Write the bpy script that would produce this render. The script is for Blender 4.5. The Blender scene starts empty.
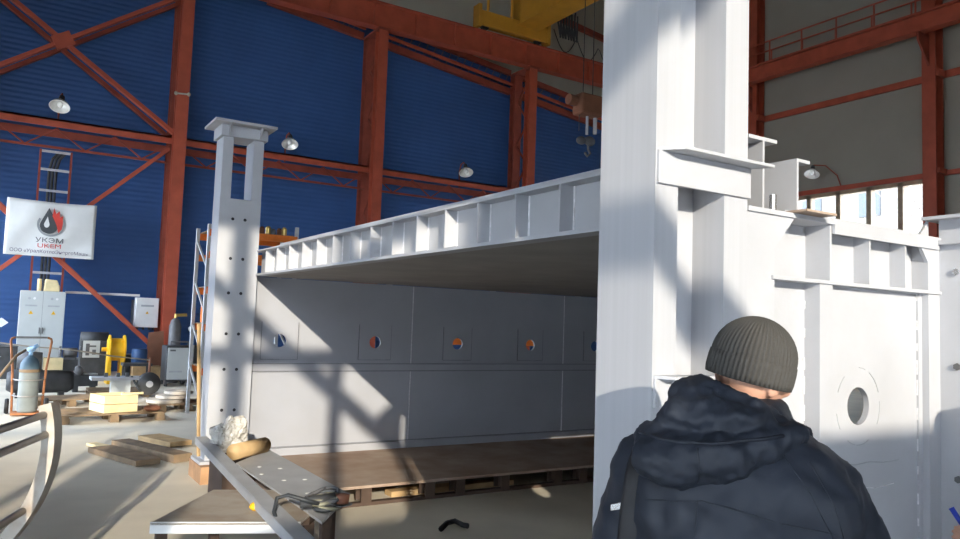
import bpy, bmesh, math, random
from mathutils import Vector, Matrix
from mathutils.bvhtree import BVHTree
random.seed(7)
SC = bpy.context.scene
COL = SC.collection
PI = math.pi

# ------------------------------------------------------------------ camera
CAM = Vector((0, 0, 1.65)); FPX = 755.4
YAW, PIT, ROL = 0.5588, 0.0727, 0.0344
fw = Vector((math.sin(YAW)*math.cos(PIT), math.cos(YAW)*math.cos(PIT), math.sin(PIT)))
_r = Vector((math.cos(YAW), -math.sin(YAW), 0)); _u = _r.cross(fw)
rt = _r*math.cos(ROL) + _u*math.sin(ROL)
up = -_r*math.sin(ROL) + _u*math.cos(ROL)
cd = bpy.data.cameras.new('camera'); cam = bpy.data.objects.new('camera', cd); COL.objects.link(cam)
cd.sensor_width = 36; cd.lens = FPX/960*36; cd.clip_end = 300; cd.clip_start = .05
cam.matrix_world = Matrix(((rt.x, up.x, -fw.x, CAM.x), (rt.y, up.y, -fw.y, CAM.y), (rt.z, up.z, -fw.z, CAM.z), (0, 0, 0, 1)))
SC.camera = cam

def at(px, py, ax, v):
    """the point of the plane X=v, Y=v or Z=v that the photo shows at px, py"""
    d = rt*((px-480)/FPX) - up*((py-269.5)/FPX) + fw
    i = 'XYZ'.index(ax)
    return CAM + d*((v-CAM[i])/d[i])

# ------------------------------------------------------------------ materials
def mat(name, col, rough=.6, metal=0., var=.12, scale=6., bump=0., bscale=40., alpha=None, spec=.4, col2=None, thr=None):
    m = bpy.data.materials.new(name); m.use_nodes = True
    nt = m.node_tree; N = nt.nodes; L = nt.links
    b = N['Principled BSDF']
    b.inputs['Roughness'].default_value = rough; b.inputs['Metallic'].default_value = metal
    b.inputs['Specular IOR Level'].default_value = spec
    tc = N.new('ShaderNodeTexCoord')
    no = N.new('ShaderNodeTexNoise'); no.inputs['Scale'].default_value = scale; no.inputs['Detail'].default_value = 6
    L.new(tc.outputs['Object'], no.inputs['Vector'])
    cr = N.new('ShaderNodeValToRGB')
    lo, hi = (.3, .7) if thr is None else thr
    cr.color_ramp.elements[0].position = lo; cr.color_ramp.elements[1].position = hi
    c2 = col2 if col2 else tuple(min(1, c*(1+var)) for c in col)
    c1 = col if col2 else tuple(c*(1-var) for c in col)
    cr.color_ramp.elements[0].color = (*c1, 1); cr.color_ramp.elements[1].color = (*c2, 1)
    L.new(no.outputs['Fac'], cr.inputs['Fac']); L.new(cr.outputs['Color'], b.inputs['Base Color'])
    if bump:
        n2 = N.new('ShaderNodeTexNoise'); n2.inputs['Scale'].default_value = bscale; n2.inputs['Detail'].default_value = 4
        L.new(tc.outputs['Object'], n2.inputs['Vector'])
        bp = N.new('ShaderNodeBump'); bp.inputs['Strength'].default_value = bump; bp.inputs['Distance'].default_value = .01
        L.new(n2.outputs['Fac'], bp.inputs['Height']); L.new(bp.outputs['Normal'], b.inputs['Normal'])
    return m

def stretch(m, sc):
    """anisotropic noise: rolling marks, sheet ribs"""
    nt = m.node_tree
    for n in list(nt.nodes):
        if n.type == 'TEX_NOISE':
            mp = nt.nodes.new('ShaderNodeMapping'); mp.inputs['Scale'].default_value = sc
            src = n.inputs['Vector'].links[0].from_socket
            nt.links.new(src, mp.inputs['Vector']); nt.links.new(mp.outputs['Vector'], n.inputs['Vector'])
    return m

def ribs(m, direction, scale, dist, strength=1.):
    nt = m.node_tree; N = nt.nodes; L = nt.links
    tc = N.new('ShaderNodeTexCoord'); w = N.new('ShaderNodeTexWave'); w.bands_direction = direction
    w.inputs['Scale'].default_value = scale
    L.new(tc.outputs['Object'], w.inputs['Vector'])
    bp = N.new('ShaderNodeBump'); bp.inputs['Strength'].default_value = strength; bp.inputs['Distance'].default_value = dist
    L.new(w.outputs['Fac'], bp.inputs['Height']); L.new(bp.outputs['Normal'], N['Principled BSDF'].inputs['Normal'])
    return m

M = {}
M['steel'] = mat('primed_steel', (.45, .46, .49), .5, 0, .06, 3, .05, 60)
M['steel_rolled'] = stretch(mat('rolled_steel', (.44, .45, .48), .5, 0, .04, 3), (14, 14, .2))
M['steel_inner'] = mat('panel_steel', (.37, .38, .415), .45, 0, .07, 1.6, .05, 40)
M['weld'] = mat('weld_seam', (.72, .72, .74), .5, 0, .15, 40)
M['seam_dark'] = mat('seam_line', (.21, .215, .235), .6, 0, .1, 20)
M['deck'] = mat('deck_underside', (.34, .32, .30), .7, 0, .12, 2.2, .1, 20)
M['hole'] = mat('bolt_hole', (.03, .03, .035), .8)
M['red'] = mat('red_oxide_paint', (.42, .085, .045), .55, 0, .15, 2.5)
M['red_dark'] = mat('red_oxide_paint_dark', (.30, .065, .04), .6, 0, .2, 3)  # darker red for rear members and secondary steelwork
M['blue'] = ribs(mat('blue_profiled_sheet', (.045, .115, .31), .5, 0, .08, .8, spec=.3), 'Z', 2.2, .02, .35)
M['beige'] = ribs(mat('beige_wall_sheet', (.33, .30, .25), .7, 0, .05, .7, spec=.3), 'Z', .35, .01, .12)
M['beige_up'] = ribs(mat('beige_profiled_sheet', (.50, .48, .40), .7, 0, .06, .7), 'X', .5, .05, .5)
M['floor'] = mat('concrete_floor', (.62, .565, .46), .75, 0, .10, 1.4, .12, 25)
M['rear'] = mat('pale_rear_wall', (.36, .345, .32), .8)
M['ceil'] = mat('ceiling_sheet', (.30, .30, .29), .8)
M['rust'] = mat('rusty_plate', (.30, .20, .145), .75, 0, .2, 3, .2, 30, col2=(.42, .33, .26))
M['timber'] = mat('tarred_timber', (.40, .23, .12), .8, 0, .25, 6)
M['bench'] = mat('worn_bench_top', (.42, .37, .31), .75, 0, .2, 4, .2, 30, col2=(.30, .23, .17), thr=(.45, .75))
M['rust_dark'] = mat('dark_rusty_steel', (.085, .055, .04), .8, 0, .2, 4)
M['plate_grey'] = mat('grey_plate', (.42, .43, .45), .5, 0, .1, 4)
M['white'] = mat('white_paint', (.75, .75, .74), .5, 0, .05, 4)
M['cabinet'] = mat('cabinet_enamel', (.50, .525, .52), .4, 0, .04, 3)
M['cab_gap'] = mat('cabinet_gap', (.22, .23, .24), .6)
M['label_grey'] = mat('grey_print', (.38, .40, .42), .6)
M['yellow'] = mat('yellow_paint', (.80, .46, .02), .45, 0, .1, 4)
M['crane'] = mat('crane_yellow', (.55, .27, .03), .5, 0, .1, 2)
M['black'] = mat('black_plastic', (.02, .02, .022), .5, 0, .2, 8)
M['dark'] = mat('dark_machine', (.05, .052, .055), .55, 0, .3, 5)
M['dark2'] = mat('dark_grey_steel', (.12, .12, .125), .5, 0, .25, 5)
M['wood'] = mat('raw_wood', (.50, .34, .17), .75, 0, .2, 5, .15, 40)
M['wood_pale'] = mat('pale_wood', (.78, .64, .36), .75, 0, .12, 6, .15, 40)
M['wood_old'] = mat('weathered_wood', (.235, .165, .10), .8, 0, .25, 6, .15, 40)
M['cyl'] = mat('grey_cylinder_paint', (.20, .225, .225), .5, 0, .15, 5)
M['cyl_blue'] = mat('blue_cylinder_top', (.085, .145, .195), .5, 0, .15, 5)
M['bright_blue'] = mat('bright_blue_cap', (.12, .38, .75), .45, 0, .2, 20, col2=(.6, .75, .9))
M['rust_or'] = mat('rusty_orange_tube', (.42, .17, .07), .7, 0, .25, 8)
M['tube'] = mat('grey_tube', (.30, .285, .27), .4, .4, .2, 6)
M['hoop'] = mat('worn_hoop_paint', (.50, .46, .40), .65, 0, .2, 5, .1, 30, col2=(.36, .27, .2), thr=(.5, .7))
M['orange'] = mat('orange_rack', (.80, .20, .03), .5)
M['rack_grey'] = mat('galvanised_upright', (.55, .56, .58), .45, .2)
M['lamp'] = mat('lamp_reflector', (.85, .85, .82), .25, .3)
M['bulb'] = mat('lamp_bulb', (.9, .9, .88), .15)
M['brown'] = mat('brown_sheet', (.22, .09, .05), .7, 0, .2, 3)
M['barrel'] = mat('blue_barrel', (.04, .10, .24), .5)
M['cloth'] = mat('banner_cloth', (.72, .72, .71), .8, 0, .04, 3, .2, 3)
M['ink'] = mat('banner_ink', (.06, .065, .07), .8)
M['ink_red'] = mat('banner_red', (.60, .06, .045), .8)
M['ink_grey'] = mat('banner_grey', (.30, .31, .32), .8)
M['ink_blue'] = mat('banner_navy', (.12, .10, .16), .8)
M['film'] = mat('plastic_film', (.55, .53, .49), .25, 0, .12, 9, .5, 12)
M['cable'] = mat('cable_rubber', (.04, .045, .05), .5)
M['cable_olive'] = mat('olive_cable', (.26, .25, .18), .6, 0, .4, 14)
M['rope'] = mat('rope_fibre', (.42, .38, .32), .8)
M['coat'] = mat('navy_coat_fabric', (.02, .025, .037), .55, 0, .18, 5, .35, 9, spec=.35)
M['coat2'] = mat('navy_yoke_fabric', (.016, .02, .03), .5, 0, .18, 5, .3, 14, spec=.4)
M['strap'] = mat('black_strap_webbing', (.018, .018, .021), .6)
M['hat'] = mat('knit_wool', (.068, .066, .062), .95, 0, .08, 220, .1, 260, spec=.1)
M['skin'] = mat('skin', (.60, .34, .24), .55, 0, .05, 8, spec=.3)
M['eye'] = mat('eye_white', (.8, .8, .78), .2)
M['iris'] = mat('iris_brown', (.08, .05, .03), .2)
M['lip'] = mat('lip', (.42, .17, .14), .5)
M['hair'] = mat('dark_hair', (.03, .022, .017), .7)
M['trouser'] = mat('dark_trouser', (.03, .032, .038), .8)
M['boot'] = mat('black_boot', (.02, .018, .016), .5)
M['pen'] = mat('blue_pen', (.02, .05, .45), .3)
M['chrome'] = mat('bright_metal', (.65, .66, .68), .25, .8)
M['brass'] = mat('brass', (.55, .38, .12), .35, .7)
M['cream_wall'] = mat('cream_facade', (.17, .155, .13), .9)
M['grey_glass'] = mat('facade_glazing', (.07, .08, .095), .3)
M['bark'] = mat('bark', (.20, .17, .15), .9)
M['snow'] = mat('pale_ground', (.70, .69, .67), .9)
M['frame_tan'] = mat('window_frame_paint', (.40, .30, .20), .6)
g = bpy.data.materials.new('window_glass'); g.use_nodes = True
nt = g.node_tree; nt.nodes.clear()
o_ = nt.nodes.new('ShaderNodeOutputMaterial'); mx = nt.nodes.new('ShaderNodeMixShader'); tr = nt.nodes.new('ShaderNodeBsdfTransparent'); gl = nt.nodes.new('ShaderNodeBsdfGlossy')
gl.inputs['Roughness'].default_value = .02; mx.inputs['Fac'].default_value = .08
nt.links.new(tr.outputs[0], mx.inputs[1]); nt.links.new(gl.outputs[0], mx.inputs[2]); nt.links.new(mx.outputs[0], o_.inputs[0])
M['glass'] = g

# ------------------------------------------------------------------ mesh builder
def wloc(o):
    v = Vector((0, 0, 0))
    while o is not None:
        v += o.location; o = o.parent
    return v

class MB:
    def __init__(s): s.v = []; s.f = []; s.m = []
    def add(s, vs, fs, mi=0):
        n = len(s.v); s.v += [Vector(v) for v in vs]; s.f += [tuple(i+n for i in f) for f in fs]; s.m += [mi]*len(fs); return s
    def box(s, x0, x1, y0, y1, z0, z1, mi=0):
        return s.hexa([(x0, y0, z0), (x1, y0, z0), (x1, y1, z0), (x0, y1, z0), (x0, y0, z1), (x1, y0, z1), (x1, y1, z1), (x0, y1, z1)], mi)
    def hexa(s, p, mi=0):
        return s.add(p, [(3, 2, 1, 0), (4, 5, 6, 7), (0, 1, 5, 4), (1, 2, 6, 5), (2, 3, 7, 6), (3, 0, 4, 7)], mi)
    def obox(s, c, ax, ay, az, mi=0):
        c, ax, ay, az = map(Vector, (c, ax, ay, az))
        return s.hexa([c-ax-ay-az, c+ax-ay-az, c+ax+ay-az, c-ax+ay-az, c-ax-ay+az, c+ax-ay+az, c+ax+ay+az, c-ax+ay+az], mi)
    def bar(s, a, b, w, h, upv=(0, 0, 1), mi=0):
        a, b, upv = Vector(a), Vector(b), Vector(upv); d = (b-a); n = d.normalized()
        sd = n.cross(upv)
        if sd.length < 1e-4: sd = n.cross(Vector((0, 1, 0)))
        sd.normalize(); u2 = sd.cross(n)
        return s.obox((a+b)/2, d/2, sd*w/2, u2*h/2, mi)
    def prism(s, poly, ext, mi=0):
        poly = [Vector(p) for p in poly]; ext = Vector(ext); n = len(poly)
        return s.add(poly+[p+ext for p in poly], [tuple(range(n))[::-1], tuple(range(n, 2*n))]+[(i, (i+1) % n, (i+1) % n+n, i+n) for i in range(n)], mi)
    def tube(s, pts, r, n=10, caps=True, mi=0, sq=(1, 1)):
        pts = [Vector(p) for p in pts]; rs = r if isinstance(r, (list, tuple)) else [r]*len(pts)
        base = len(s.v); prev = None
        for i, p in enumerate(pts):
            d = (pts[min(i+1, len(pts)-1)]-pts[max(i-1, 0)]).normalized()
            if prev is None:
                a = d.cross(Vector((0, 0, 1)))
                if a.length < .05: a = d.cross(Vector((0, 1, 0)))
            else: a = prev - d*prev.dot(d)
            a.normalize(); prev = a; b = d.cross(a)
            s.v += [p + (a*math.cos(2*PI*k/n)*sq[0] + b*math.sin(2*PI*k/n)*sq[1])*rs[i] for k in range(n)]
        for i in range(len(pts)-1):
            for k in range(n):
                k2 = (k+1) % n
                s.f.append((base+i*n+k, base+i*n+k2, base+(i+1)*n+k2, base+(i+1)*n+k)); s.m.append(mi)
        if caps:
            s.f.append(tuple(base+k for k in range(n))[::-1]); s.m.append(mi)
            s.f.append(tuple(base+(len(pts)-1)*n+k for k in range(n))); s.m.append(mi)
        return s
    def lathe(s, prof, org, axis=(0, 0, 1), n=24, mi=0):
        org = Vector(org); ax = Vector(axis).normalized()
        a = ax.cross(Vector((1, 0, 0)))
        if a.length < .1: a = ax.cross(Vector((0, 1, 0)))
        a.normalize(); b = ax.cross(a); base = len(s.v)
        for (r, h) in prof:
            s.v += [org + ax*h + (a*math.cos(2*PI*k/n)+b*math.sin(2*PI*k/n))*max(r, 1e-5) for k in range(n)]
        for i in range(len(prof)-1):
            for k in range(n):
                k2 = (k+1) % n
                s.f.append((base+i*n+k, base+i*n+k2, base+(i+1)*n+k2, base+(i+1)*n+k)); s.m.append(mi)
        return s
    def ell(s, c, r, n=20, rot=None, mi=0):
        c = Vector(c); base = len(s.v); h = n//2
        R = rot if rot else Matrix.Identity(3)
        for i in range(h+1):
            t = PI*i/h
            for k in range(n):
                f = 2*PI*k/n
                s.v.append(c + R @ Vector((r[0]*max(math.sin(t), 1e-4)*math.cos(f), r[1]*max(math.sin(t), 1e-4)*math.sin(f), -r[2]*math.cos(t))))
        for i in range(h):
            for k in range(n):
                k2 = (k+1) % n
                s.f.append((base+i*n+k, base+i*n+k2, base+(i+1)*n+k2, base+(i+1)*n+k)); s.m.append(mi)
        return s
    def cap(s, a, ra, b, rb):
        """tapered capsule"""
        a, b = Vector(a), Vector(b); s.ell(a, (ra,)*3, 14); s.ell(b, (rb,)*3, 14)
        return s.tube([a, b], [ra, rb], 14)
    def build(s, name, m, parent=None, loc=None, smooth=False, bevel=0):
        off = wloc(parent) if parent else (Vector(loc) if loc is not None else Vector((0, 0, 0)))
        me = bpy.data.meshes.new(name); me.from_pydata([v-off for v in s.v], [], s.f); me.validate()
        ms = m if isinstance(m, (list, tuple)) else [m]
        for q in ms: me.materials.append(q)
        if len(me.polygons) == len(s.m):
            me.polygons.foreach_set('material_index', s.m)
        bm = bmesh.new(); bm.from_mesh(me); bmesh.ops.recalc_face_normals(bm, faces=bm.faces); bm.to_mesh(me); bm.free()
        if smooth:
            for p in me.polygons: p.use_smooth = True
        o = bpy.data.objects.new(name, me); COL.objects.link(o)
        if parent: o.parent = parent
        else: o.location = off
        if bevel:
            b = o.modifiers.new('bevel', 'BEVEL'); b.width = bevel; b.segments = 2; b.limit_method = 'ANGLE'
        return o

def bake(o):
    """turn an object's modifiers into plain mesh"""
    bpy.context.view_layer.update()
    dg = bpy.context.evaluated_depsgraph_get()
    me = bpy.data.meshes.new_from_object(o.evaluated_get(dg)); o.modifiers.clear(); o.data = me; return o

def cut(o, cutters):
    for mb in cutters:
        c = mb.build('cutter', M['steel'], None)
        c.location = wloc(o)*0
        b = o.modifiers.new('cut', 'BOOLEAN'); b.operation = 'DIFFERENCE'; b.object = c; b.solver = 'EXACT'
        bake(o); bpy.data.objects.remove(c)
    return o

def blob(o, vox, it=6, disp=None):
    r = o.modifiers.new('r', 'REMESH'); r.mode = 'VOXEL'; r.voxel_size = vox; r.use_smooth_shade = True
    if it:
        sm = o.modifiers.new('s', 'SMOOTH'); sm.factor = .5; sm.iterations = it
    for (size, st) in (disp or []):
        t = bpy.data.textures.new('t', 'CLOUDS'); t.noise_scale = size; t.noise_depth = 2
        d = o.modifiers.new('d', 'DISPLACE'); d.texture = t; d.strength = st; d.mid_level = .5; d.texture_coords = 'LOCAL'
    bake(o)
    for p in o.data.polygons: p.use_smooth = True
    return o

def tag(o, label, cat, group=None, kind=None):
    o['label'] = label; o['category'] = cat
    if group: o['group'] = group
    if kind: o['kind'] = kind
    return o
def thing(name, label, cat, loc=(0, 0, 0), group=None):
    o = bpy.data.objects.new(name, None); COL.objects.link(o); o.location = loc; o.empty_display_size = .1
    return tag(o, label, cat, group)
def struct(o): o['kind'] = 'structure'; return o
def copy_tree(o, parent=None):
    c = o.copy(); COL.objects.link(c)
    if parent: c.parent = parent
    for ch in o.children: copy_tree(ch, c)
    return c

# ================================================================== THE HALL
BY, RX, RY, LX, CZ = 23.3, 23.6, -9.0, -9.0, 16.0
struct(MB().box(LX-.3, RX+.3, RY-.3, BY+.3, -.3, 0).build('floor', M['floor']))
def zl(x): return 11.43-.1217*(x-6.9)          # lower rail of the sloping eaves truss
b = MB()
pts = [(LX-.3, 0), (RX+.3, 0), (RX+.3, zl(RX)+.75), (6.2, zl(6.2)+.75), (6.0, CZ), (LX-.3, CZ)]
b.prism([(x, BY, z) for x, z in pts], (0, .2, 0))
b.prism([(x, BY, z) for x, z in [(6.2, zl(6.2)+.75), (RX+.3, zl(RX)+.75), (RX+.3, CZ), (6.0, CZ)]], (0, .2, 0), 1)
struct(b.build('wall_back', [M['blue'], M['beige_up']]))
# right wall with its window band
WY0, WY1, WZ0, WZ1 = 12.1, 17.9, 3.5, 6.55
b = MB().box(RX, RX+.25, RY-.3, WY0, 0, CZ).box(RX, RX+.25, WY1, BY, 0, CZ).box(RX, RX+.25, WY0, WY1, 0, WZ0).box(RX, RX+.25, WY0, WY1, WZ1, CZ)
struct(b.build('wall_right', M['beige']))
wb = MB().box(RX-.03, RX+.2, WY0, WY1, WZ0, WZ0+.1).box(RX-.03, RX+.2, WY0, WY1, WZ1-.12, WZ1)
for y in (12.95, 13.98, 15.05, 16.15, 17.2): wb.box(RX-.03, RX+.2, y-.08, y+.08, WZ0, WZ1)
wb.box(RX-.03, RX+.2, WY0, WY0+.07, WZ0, WZ1).box(RX-.03, RX+.2, WY1-.07, WY1, WZ0, WZ1)
w1 = struct(wb.build('window_1', M['frame_tan']))
MB().box(RX+.1, RX+.11, WY0, WY1, WZ0, WZ1).build('pane', M['glass'], w1)
# rear wall (behind the viewer) with the window band the sun comes through
SX, SZ = -1.52, 1.26
RZ0, RZ1 = 3.41+SZ, 6.7+SZ
b = MB().box(LX-.3, -.5, RY-.25, RY, 0, RZ0).box(6, RX+.3, RY-.25, RY, 0, RZ0).box(-.5, 6, RY-.25, RY, 1.3, RZ0).box(LX-.3, RX+.3, RY-.25, RY, RZ1, CZ)  # low opening under the band added to brighten steel facing the viewer
b.box(LX-.3, -8.7, RY-.25, RY, RZ0, RZ1).box(-4.5+SX, -3.75+SX, RY-.25, RY, RZ0, RZ1).box(.5, RX+.3, RY-.25, RY, RZ0, RZ1)
struct(b.build('wall_front', M['rear']))
b = MB()
for x, w in ((-4.78, .1), (-2.92, .16), (-1.82, .11), (-5.8, .12), (-1.05, .1)): b.box(x+SX-w/2, x+SX+w/2, RY-.2, RY-.05, RZ0, RZ1)
b.box(-8.6, -1.0+SX, RY-.2, RY-.05, 5.28+SZ, 5.44+SZ)
struct(b.build('window_2', M['frame_tan']))
br = thing('wind_brace', 'red steel cross brace in front of the window band behind the viewer', 'brace', (-1.2+SX, RY+.1, RZ0))
MB().bar((-3.45+SX, RY+.1, 6.3+SZ), (-.15+SX, RY+.1, 3.6+SZ), .2, .15, (0, 1, 0)).build('diagonal', M['red'], br)
MB().bar((-1.25+SX, RY+.2, 4.42+SZ), (1.0+SX, RY+.2, 6.2+SZ), .1, .24, (0, 1, 0)).build('diagonal', M['red'], br)
# left wall: unseen; jog and both openings added to let in fill light
LJ = -2.7
b = MB().box(LX-.25, LX, RY, -5, 0, CZ).box(LX-.25, LX, 4, 12, 0, CZ).box(LX-.25, LX, -5, 4, 2.4, CZ).box(LJ-.25, LJ, 22.8, BY, 0, CZ).box(LJ-.25, LJ, 12, 22.8, 5.2, CZ).box(LX, LJ, 11.9, 12, 0, CZ)
struct(b.build('wall_left', M['rear']))
b = MB().box(LX-.3, RX+.3, RY-.3, BY+.3, CZ, CZ+.2)
struct(b.build('ceiling', M['ceil']))

# ---- red columns on the blue wall
def lattice_column(x, label, top=11.05):
    t = thing('steel_column', label, 'column', (x, 22.0, 0), 'red columns along the blue wall')
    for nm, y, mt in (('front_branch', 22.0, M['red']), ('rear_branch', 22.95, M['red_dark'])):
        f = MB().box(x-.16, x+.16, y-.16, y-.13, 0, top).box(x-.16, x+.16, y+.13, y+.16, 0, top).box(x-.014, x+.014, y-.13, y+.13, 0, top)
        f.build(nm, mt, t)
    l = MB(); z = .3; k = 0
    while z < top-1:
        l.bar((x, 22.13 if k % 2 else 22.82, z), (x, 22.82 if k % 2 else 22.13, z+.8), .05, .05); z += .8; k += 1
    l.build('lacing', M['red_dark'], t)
    MB().box(x-.35, x+.35, 21.7, 23.2, 0, .04).build('base_plate', M['red_dark'], t)
    MB().box(x-.2, x+.2, 21.78, 23.1, top-.06, top).build('cap_plate', M['red_dark'], t)
    return t
CX = (3.78, 9.72, 15.68, 21.6)
lattice_column(CX[0], 'red steel column left of the slotted grey pillar, bracing meets it', 11.05)
lattice_column(CX[1], 'red steel column on the blue wall behind the first half of the stiffened beam')
lattice_column(CX[2], 'red steel column below the yellow crane carriage')
lattice_column(-2.1, 'red steel column at the far left end of the blue wall')

# ---- crane runway on the blue side
rb = thing('crane_runway_beam', 'long red crane runway beam running high along the blue wall', 'beam', (5, 22.0, 11.05))
MB().box(LX, RX-.1, 21.97, 22.03, 11.08, 11.84).box(LX, RX-.1, 21.82, 22.18, 11.05, 11.08).box(LX, RX-.1, 21.82, 22.18, 11.84, 11.88).build('girder', M['red'], rb)
x = LX+.5
while x < RX-.3:
    MB().box(x-.01, x+.01, 21.84, 21.97, 11.08, 11.84).build('web_rib', M['red'], rb); x += 1.49
MB().box(LX, RX-.1, 21.97, 22.04, 11.88, 11.96).build('rail', M['red_dark'], rb)

# ---- double rail girts with a thin lattice below, one per bay
def bay_girt(x0, x1, label):
    t = thing('wall_girt', label, 'girt', (x0, 22.3, 6.4), 'horizontal red girts on the blue wall')
    MB().box(x0, x1, 22.15, 22.4, 6.52, 6.57).box(x0, x1, 22.15, 22.18, 6.36, 6.57).build('upper_rail', M['red'], t)
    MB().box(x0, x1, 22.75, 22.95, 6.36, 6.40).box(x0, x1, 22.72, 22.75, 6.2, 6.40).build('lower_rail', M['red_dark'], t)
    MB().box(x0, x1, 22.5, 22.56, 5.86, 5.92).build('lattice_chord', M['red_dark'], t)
    l = MB(); n = 8; w = (x1-x0)/n
    for i in range(n):
        za, zb = (5.9, 6.4) if i % 2 else (6.4, 5.9)
        l.bar((x0+i*w, 22.53, za), (x0+(i+1)*w, 22.53, zb), .035, .035)
    l.build('lattice', M['red_dark'], t)
bay_girt(-1.94, CX[0]-.16, 'double red girt in the left bay above the white banner')
bay_girt(CX[0]+.16, CX[1]-.16, 'double red girt passing behind the head of the slotted pillar')
bay_girt(CX[1]+.16, CX[2]-.16, 'double red girt just above the near half of the stiffened beam')

# ---- double diagonal braces in the left bay
def cross_brace(zb, zt, label, xs=(-2.0, 3.62)):
    t = thing('cross_brace', label, 'brace', ((xs[0]+xs[1])/2, 22.2, (zb+zt)/2), 'red cross braces in the left bay')
    for (xa, za, xb, zc) in ((xs[0], zb, xs[1], zt), (xs[0], zt, xs[1], zb)):
        d = MB()
        d.bar((xa, 22.05, za), (xb, 22.05, zc), .1, .17, (0, 1, 0))
        d.build('diagonal', M['red'], t)
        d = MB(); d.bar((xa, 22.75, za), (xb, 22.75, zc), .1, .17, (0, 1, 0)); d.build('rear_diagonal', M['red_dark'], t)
    c = Vector(((xs[0]+xs[1])/2, 21.95, (zb+zt)/2))
    MB().obox(c, (.2, 0, .12), (0, .012, 0), (-.09, 0, .16)).build('gusset', M['red'], t)
cross_brace(6.65, 10.55, 'upper red cross brace in the left bay, crossing above the lamp')
# lower one: two single diagonals that cross behind the banner
t = thing('cross_brace', 'lower red cross brace running down behind the banner and the two-door cabinet', 'brace', (.8, 22.2, 3.5), 'red cross braces in the left bay')
MB().bar((-2.0, 22.1, 5.75), (3.5, 22.1, .7), .1, .2, (0, 1, 0)).build('diagonal', M['red'], t)
MB().bar((3.55, 22.15, 6.2), (-2.0, 22.15, .85), .1, .2, (0, 1, 0)).build('diagonal', M['red'], t)
MB().bar((-2.0, 22.75, 5.9), (3.55, 22.75, .75), .08, .15, (0, 1, 0)).build('rear_diagonal', M['red_dark'], t)

# ---- sloping truss under the beige strip, one per bay
def eave_truss(x0, x1, label):
    t = thing('eaves_truss', label, 'truss', (x0, 23.1, zl(x0)), 'sloping red trusses along the top of the blue sheets')
    for nm, dz, w in (('lower_chord', 0, .22), ('upper_chord', .72, .18)):
        MB().bar((x0, 23.1, zl(x0)+dz), (x1, 23.1, zl(x1)+dz), .16, w).build(nm, M['red_dark'], t)
    MB().bar((x0, 22.9, zl(x0)+.22), (x1, 22.9, zl(x1)+.22), .08, .1).build('walk_rail', M['red'], t)
    n = 18; w = (x1-x0)/n; l = MB()
    for i in range(n):
        xa = x0+i*w; l.bar((xa, 23.1, zl(xa)+.1), (xa+w*.8, 23.1, zl(xa+w*.8)+.66), .025, .025)
    l.build('web_bars', M['dark2'], t)
eave_truss(6.3, CX[1]-.2, 'sloping red truss at the top of the blue sheets, left of the second column')
eave_truss(CX[1]+.2, CX[2]-.2, 'sloping red truss at the top of the blue sheets between the second and third columns')
eave_truss(CX[2]+.2, RX, 'sloping red truss at the top of the blue sheets right of the third column')

# ---- beige side: columns, runway with walkway railings, girts
for y, lab in ((11.82, 'red steel column on the beige wall right of the window band'), (18.2, 'red steel column on the beige wall close beside the big grey post')):
    t = thing('steel_column', lab, 'column', (RX-.3, y, 0), 'red columns along the beige wall')
    MB().box(RX-.5, RX-.46, y-.2, y+.2, 0, CZ-.1).box(RX-.1, RX-.04, y-.2, y+.2, 0, CZ-.1).box(RX-.46, RX-.1, y-.015, y+.015, 0, CZ-.1).build('shaft', M['red'], t)
    MB().box(RX-.5, RX-.04, y-.3, y-.22, 9.55, 9.75).box(RX-.5, RX-.04, y-.3, y-.22, 6.6, 6.75).build('girt_cleat', M['red'], t)
    MB().prism([(RX-.5, y-.03, 9.9), (RX-.5, y-.03, 10.85), (RX-1.1, y-.03, 10.85), (RX-1.1, y-.03, 10.6)], (0, .06, 0)).build('bracket', M['red_dark'], t)
wk = thing('crane_runway_beam', 'red crane runway with walkway railings along the beige wall', 'beam', (RX-.7, 10, 10.86))
MB().box(RX-.95, RX-.9, RY, BY-.1, 10.86, 11.36).box(RX-1.1, RX-.75, RY, BY-.1, 10.83, 10.86).box(RX-1.1, RX-.05, RY, BY-.1, 11.36, 11.42).build('girder', M['red'], wk)
for xx, zt, zm, y0, nm in ((RX-1.05, 12.15, None, 9.5, 'front_railing'), (RX-.15, 12.2, None, 10.1, 'rear_railing')):
    l = MB().tube([(xx, 5, zt), (xx, BY-.2, zt)], .03, 8)
    l.tube([(xx, 5, 11.8), (xx, BY-.2, 11.8)], .018, 6)
    y = y0-4
    while y < 23: l.tube([(xx, y, 11.4), (xx, y, zt)], .028, 6); y += 1.28
    l.build(nm, M['red'], wk)
for z0, z1, lab in ((9.55, 9.76, 'red girt across the beige wall below the walkway'), (6.57, 6.72, 'red lintel girt above the window band in the beige wall')):
    tag(MB().box(RX-.12, RX-.02, RY+.1, BY-.1, z0, z1).build('wall_girt', M['red'], None, (RX-.1, 12, z0)), lab, 'girt')

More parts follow.
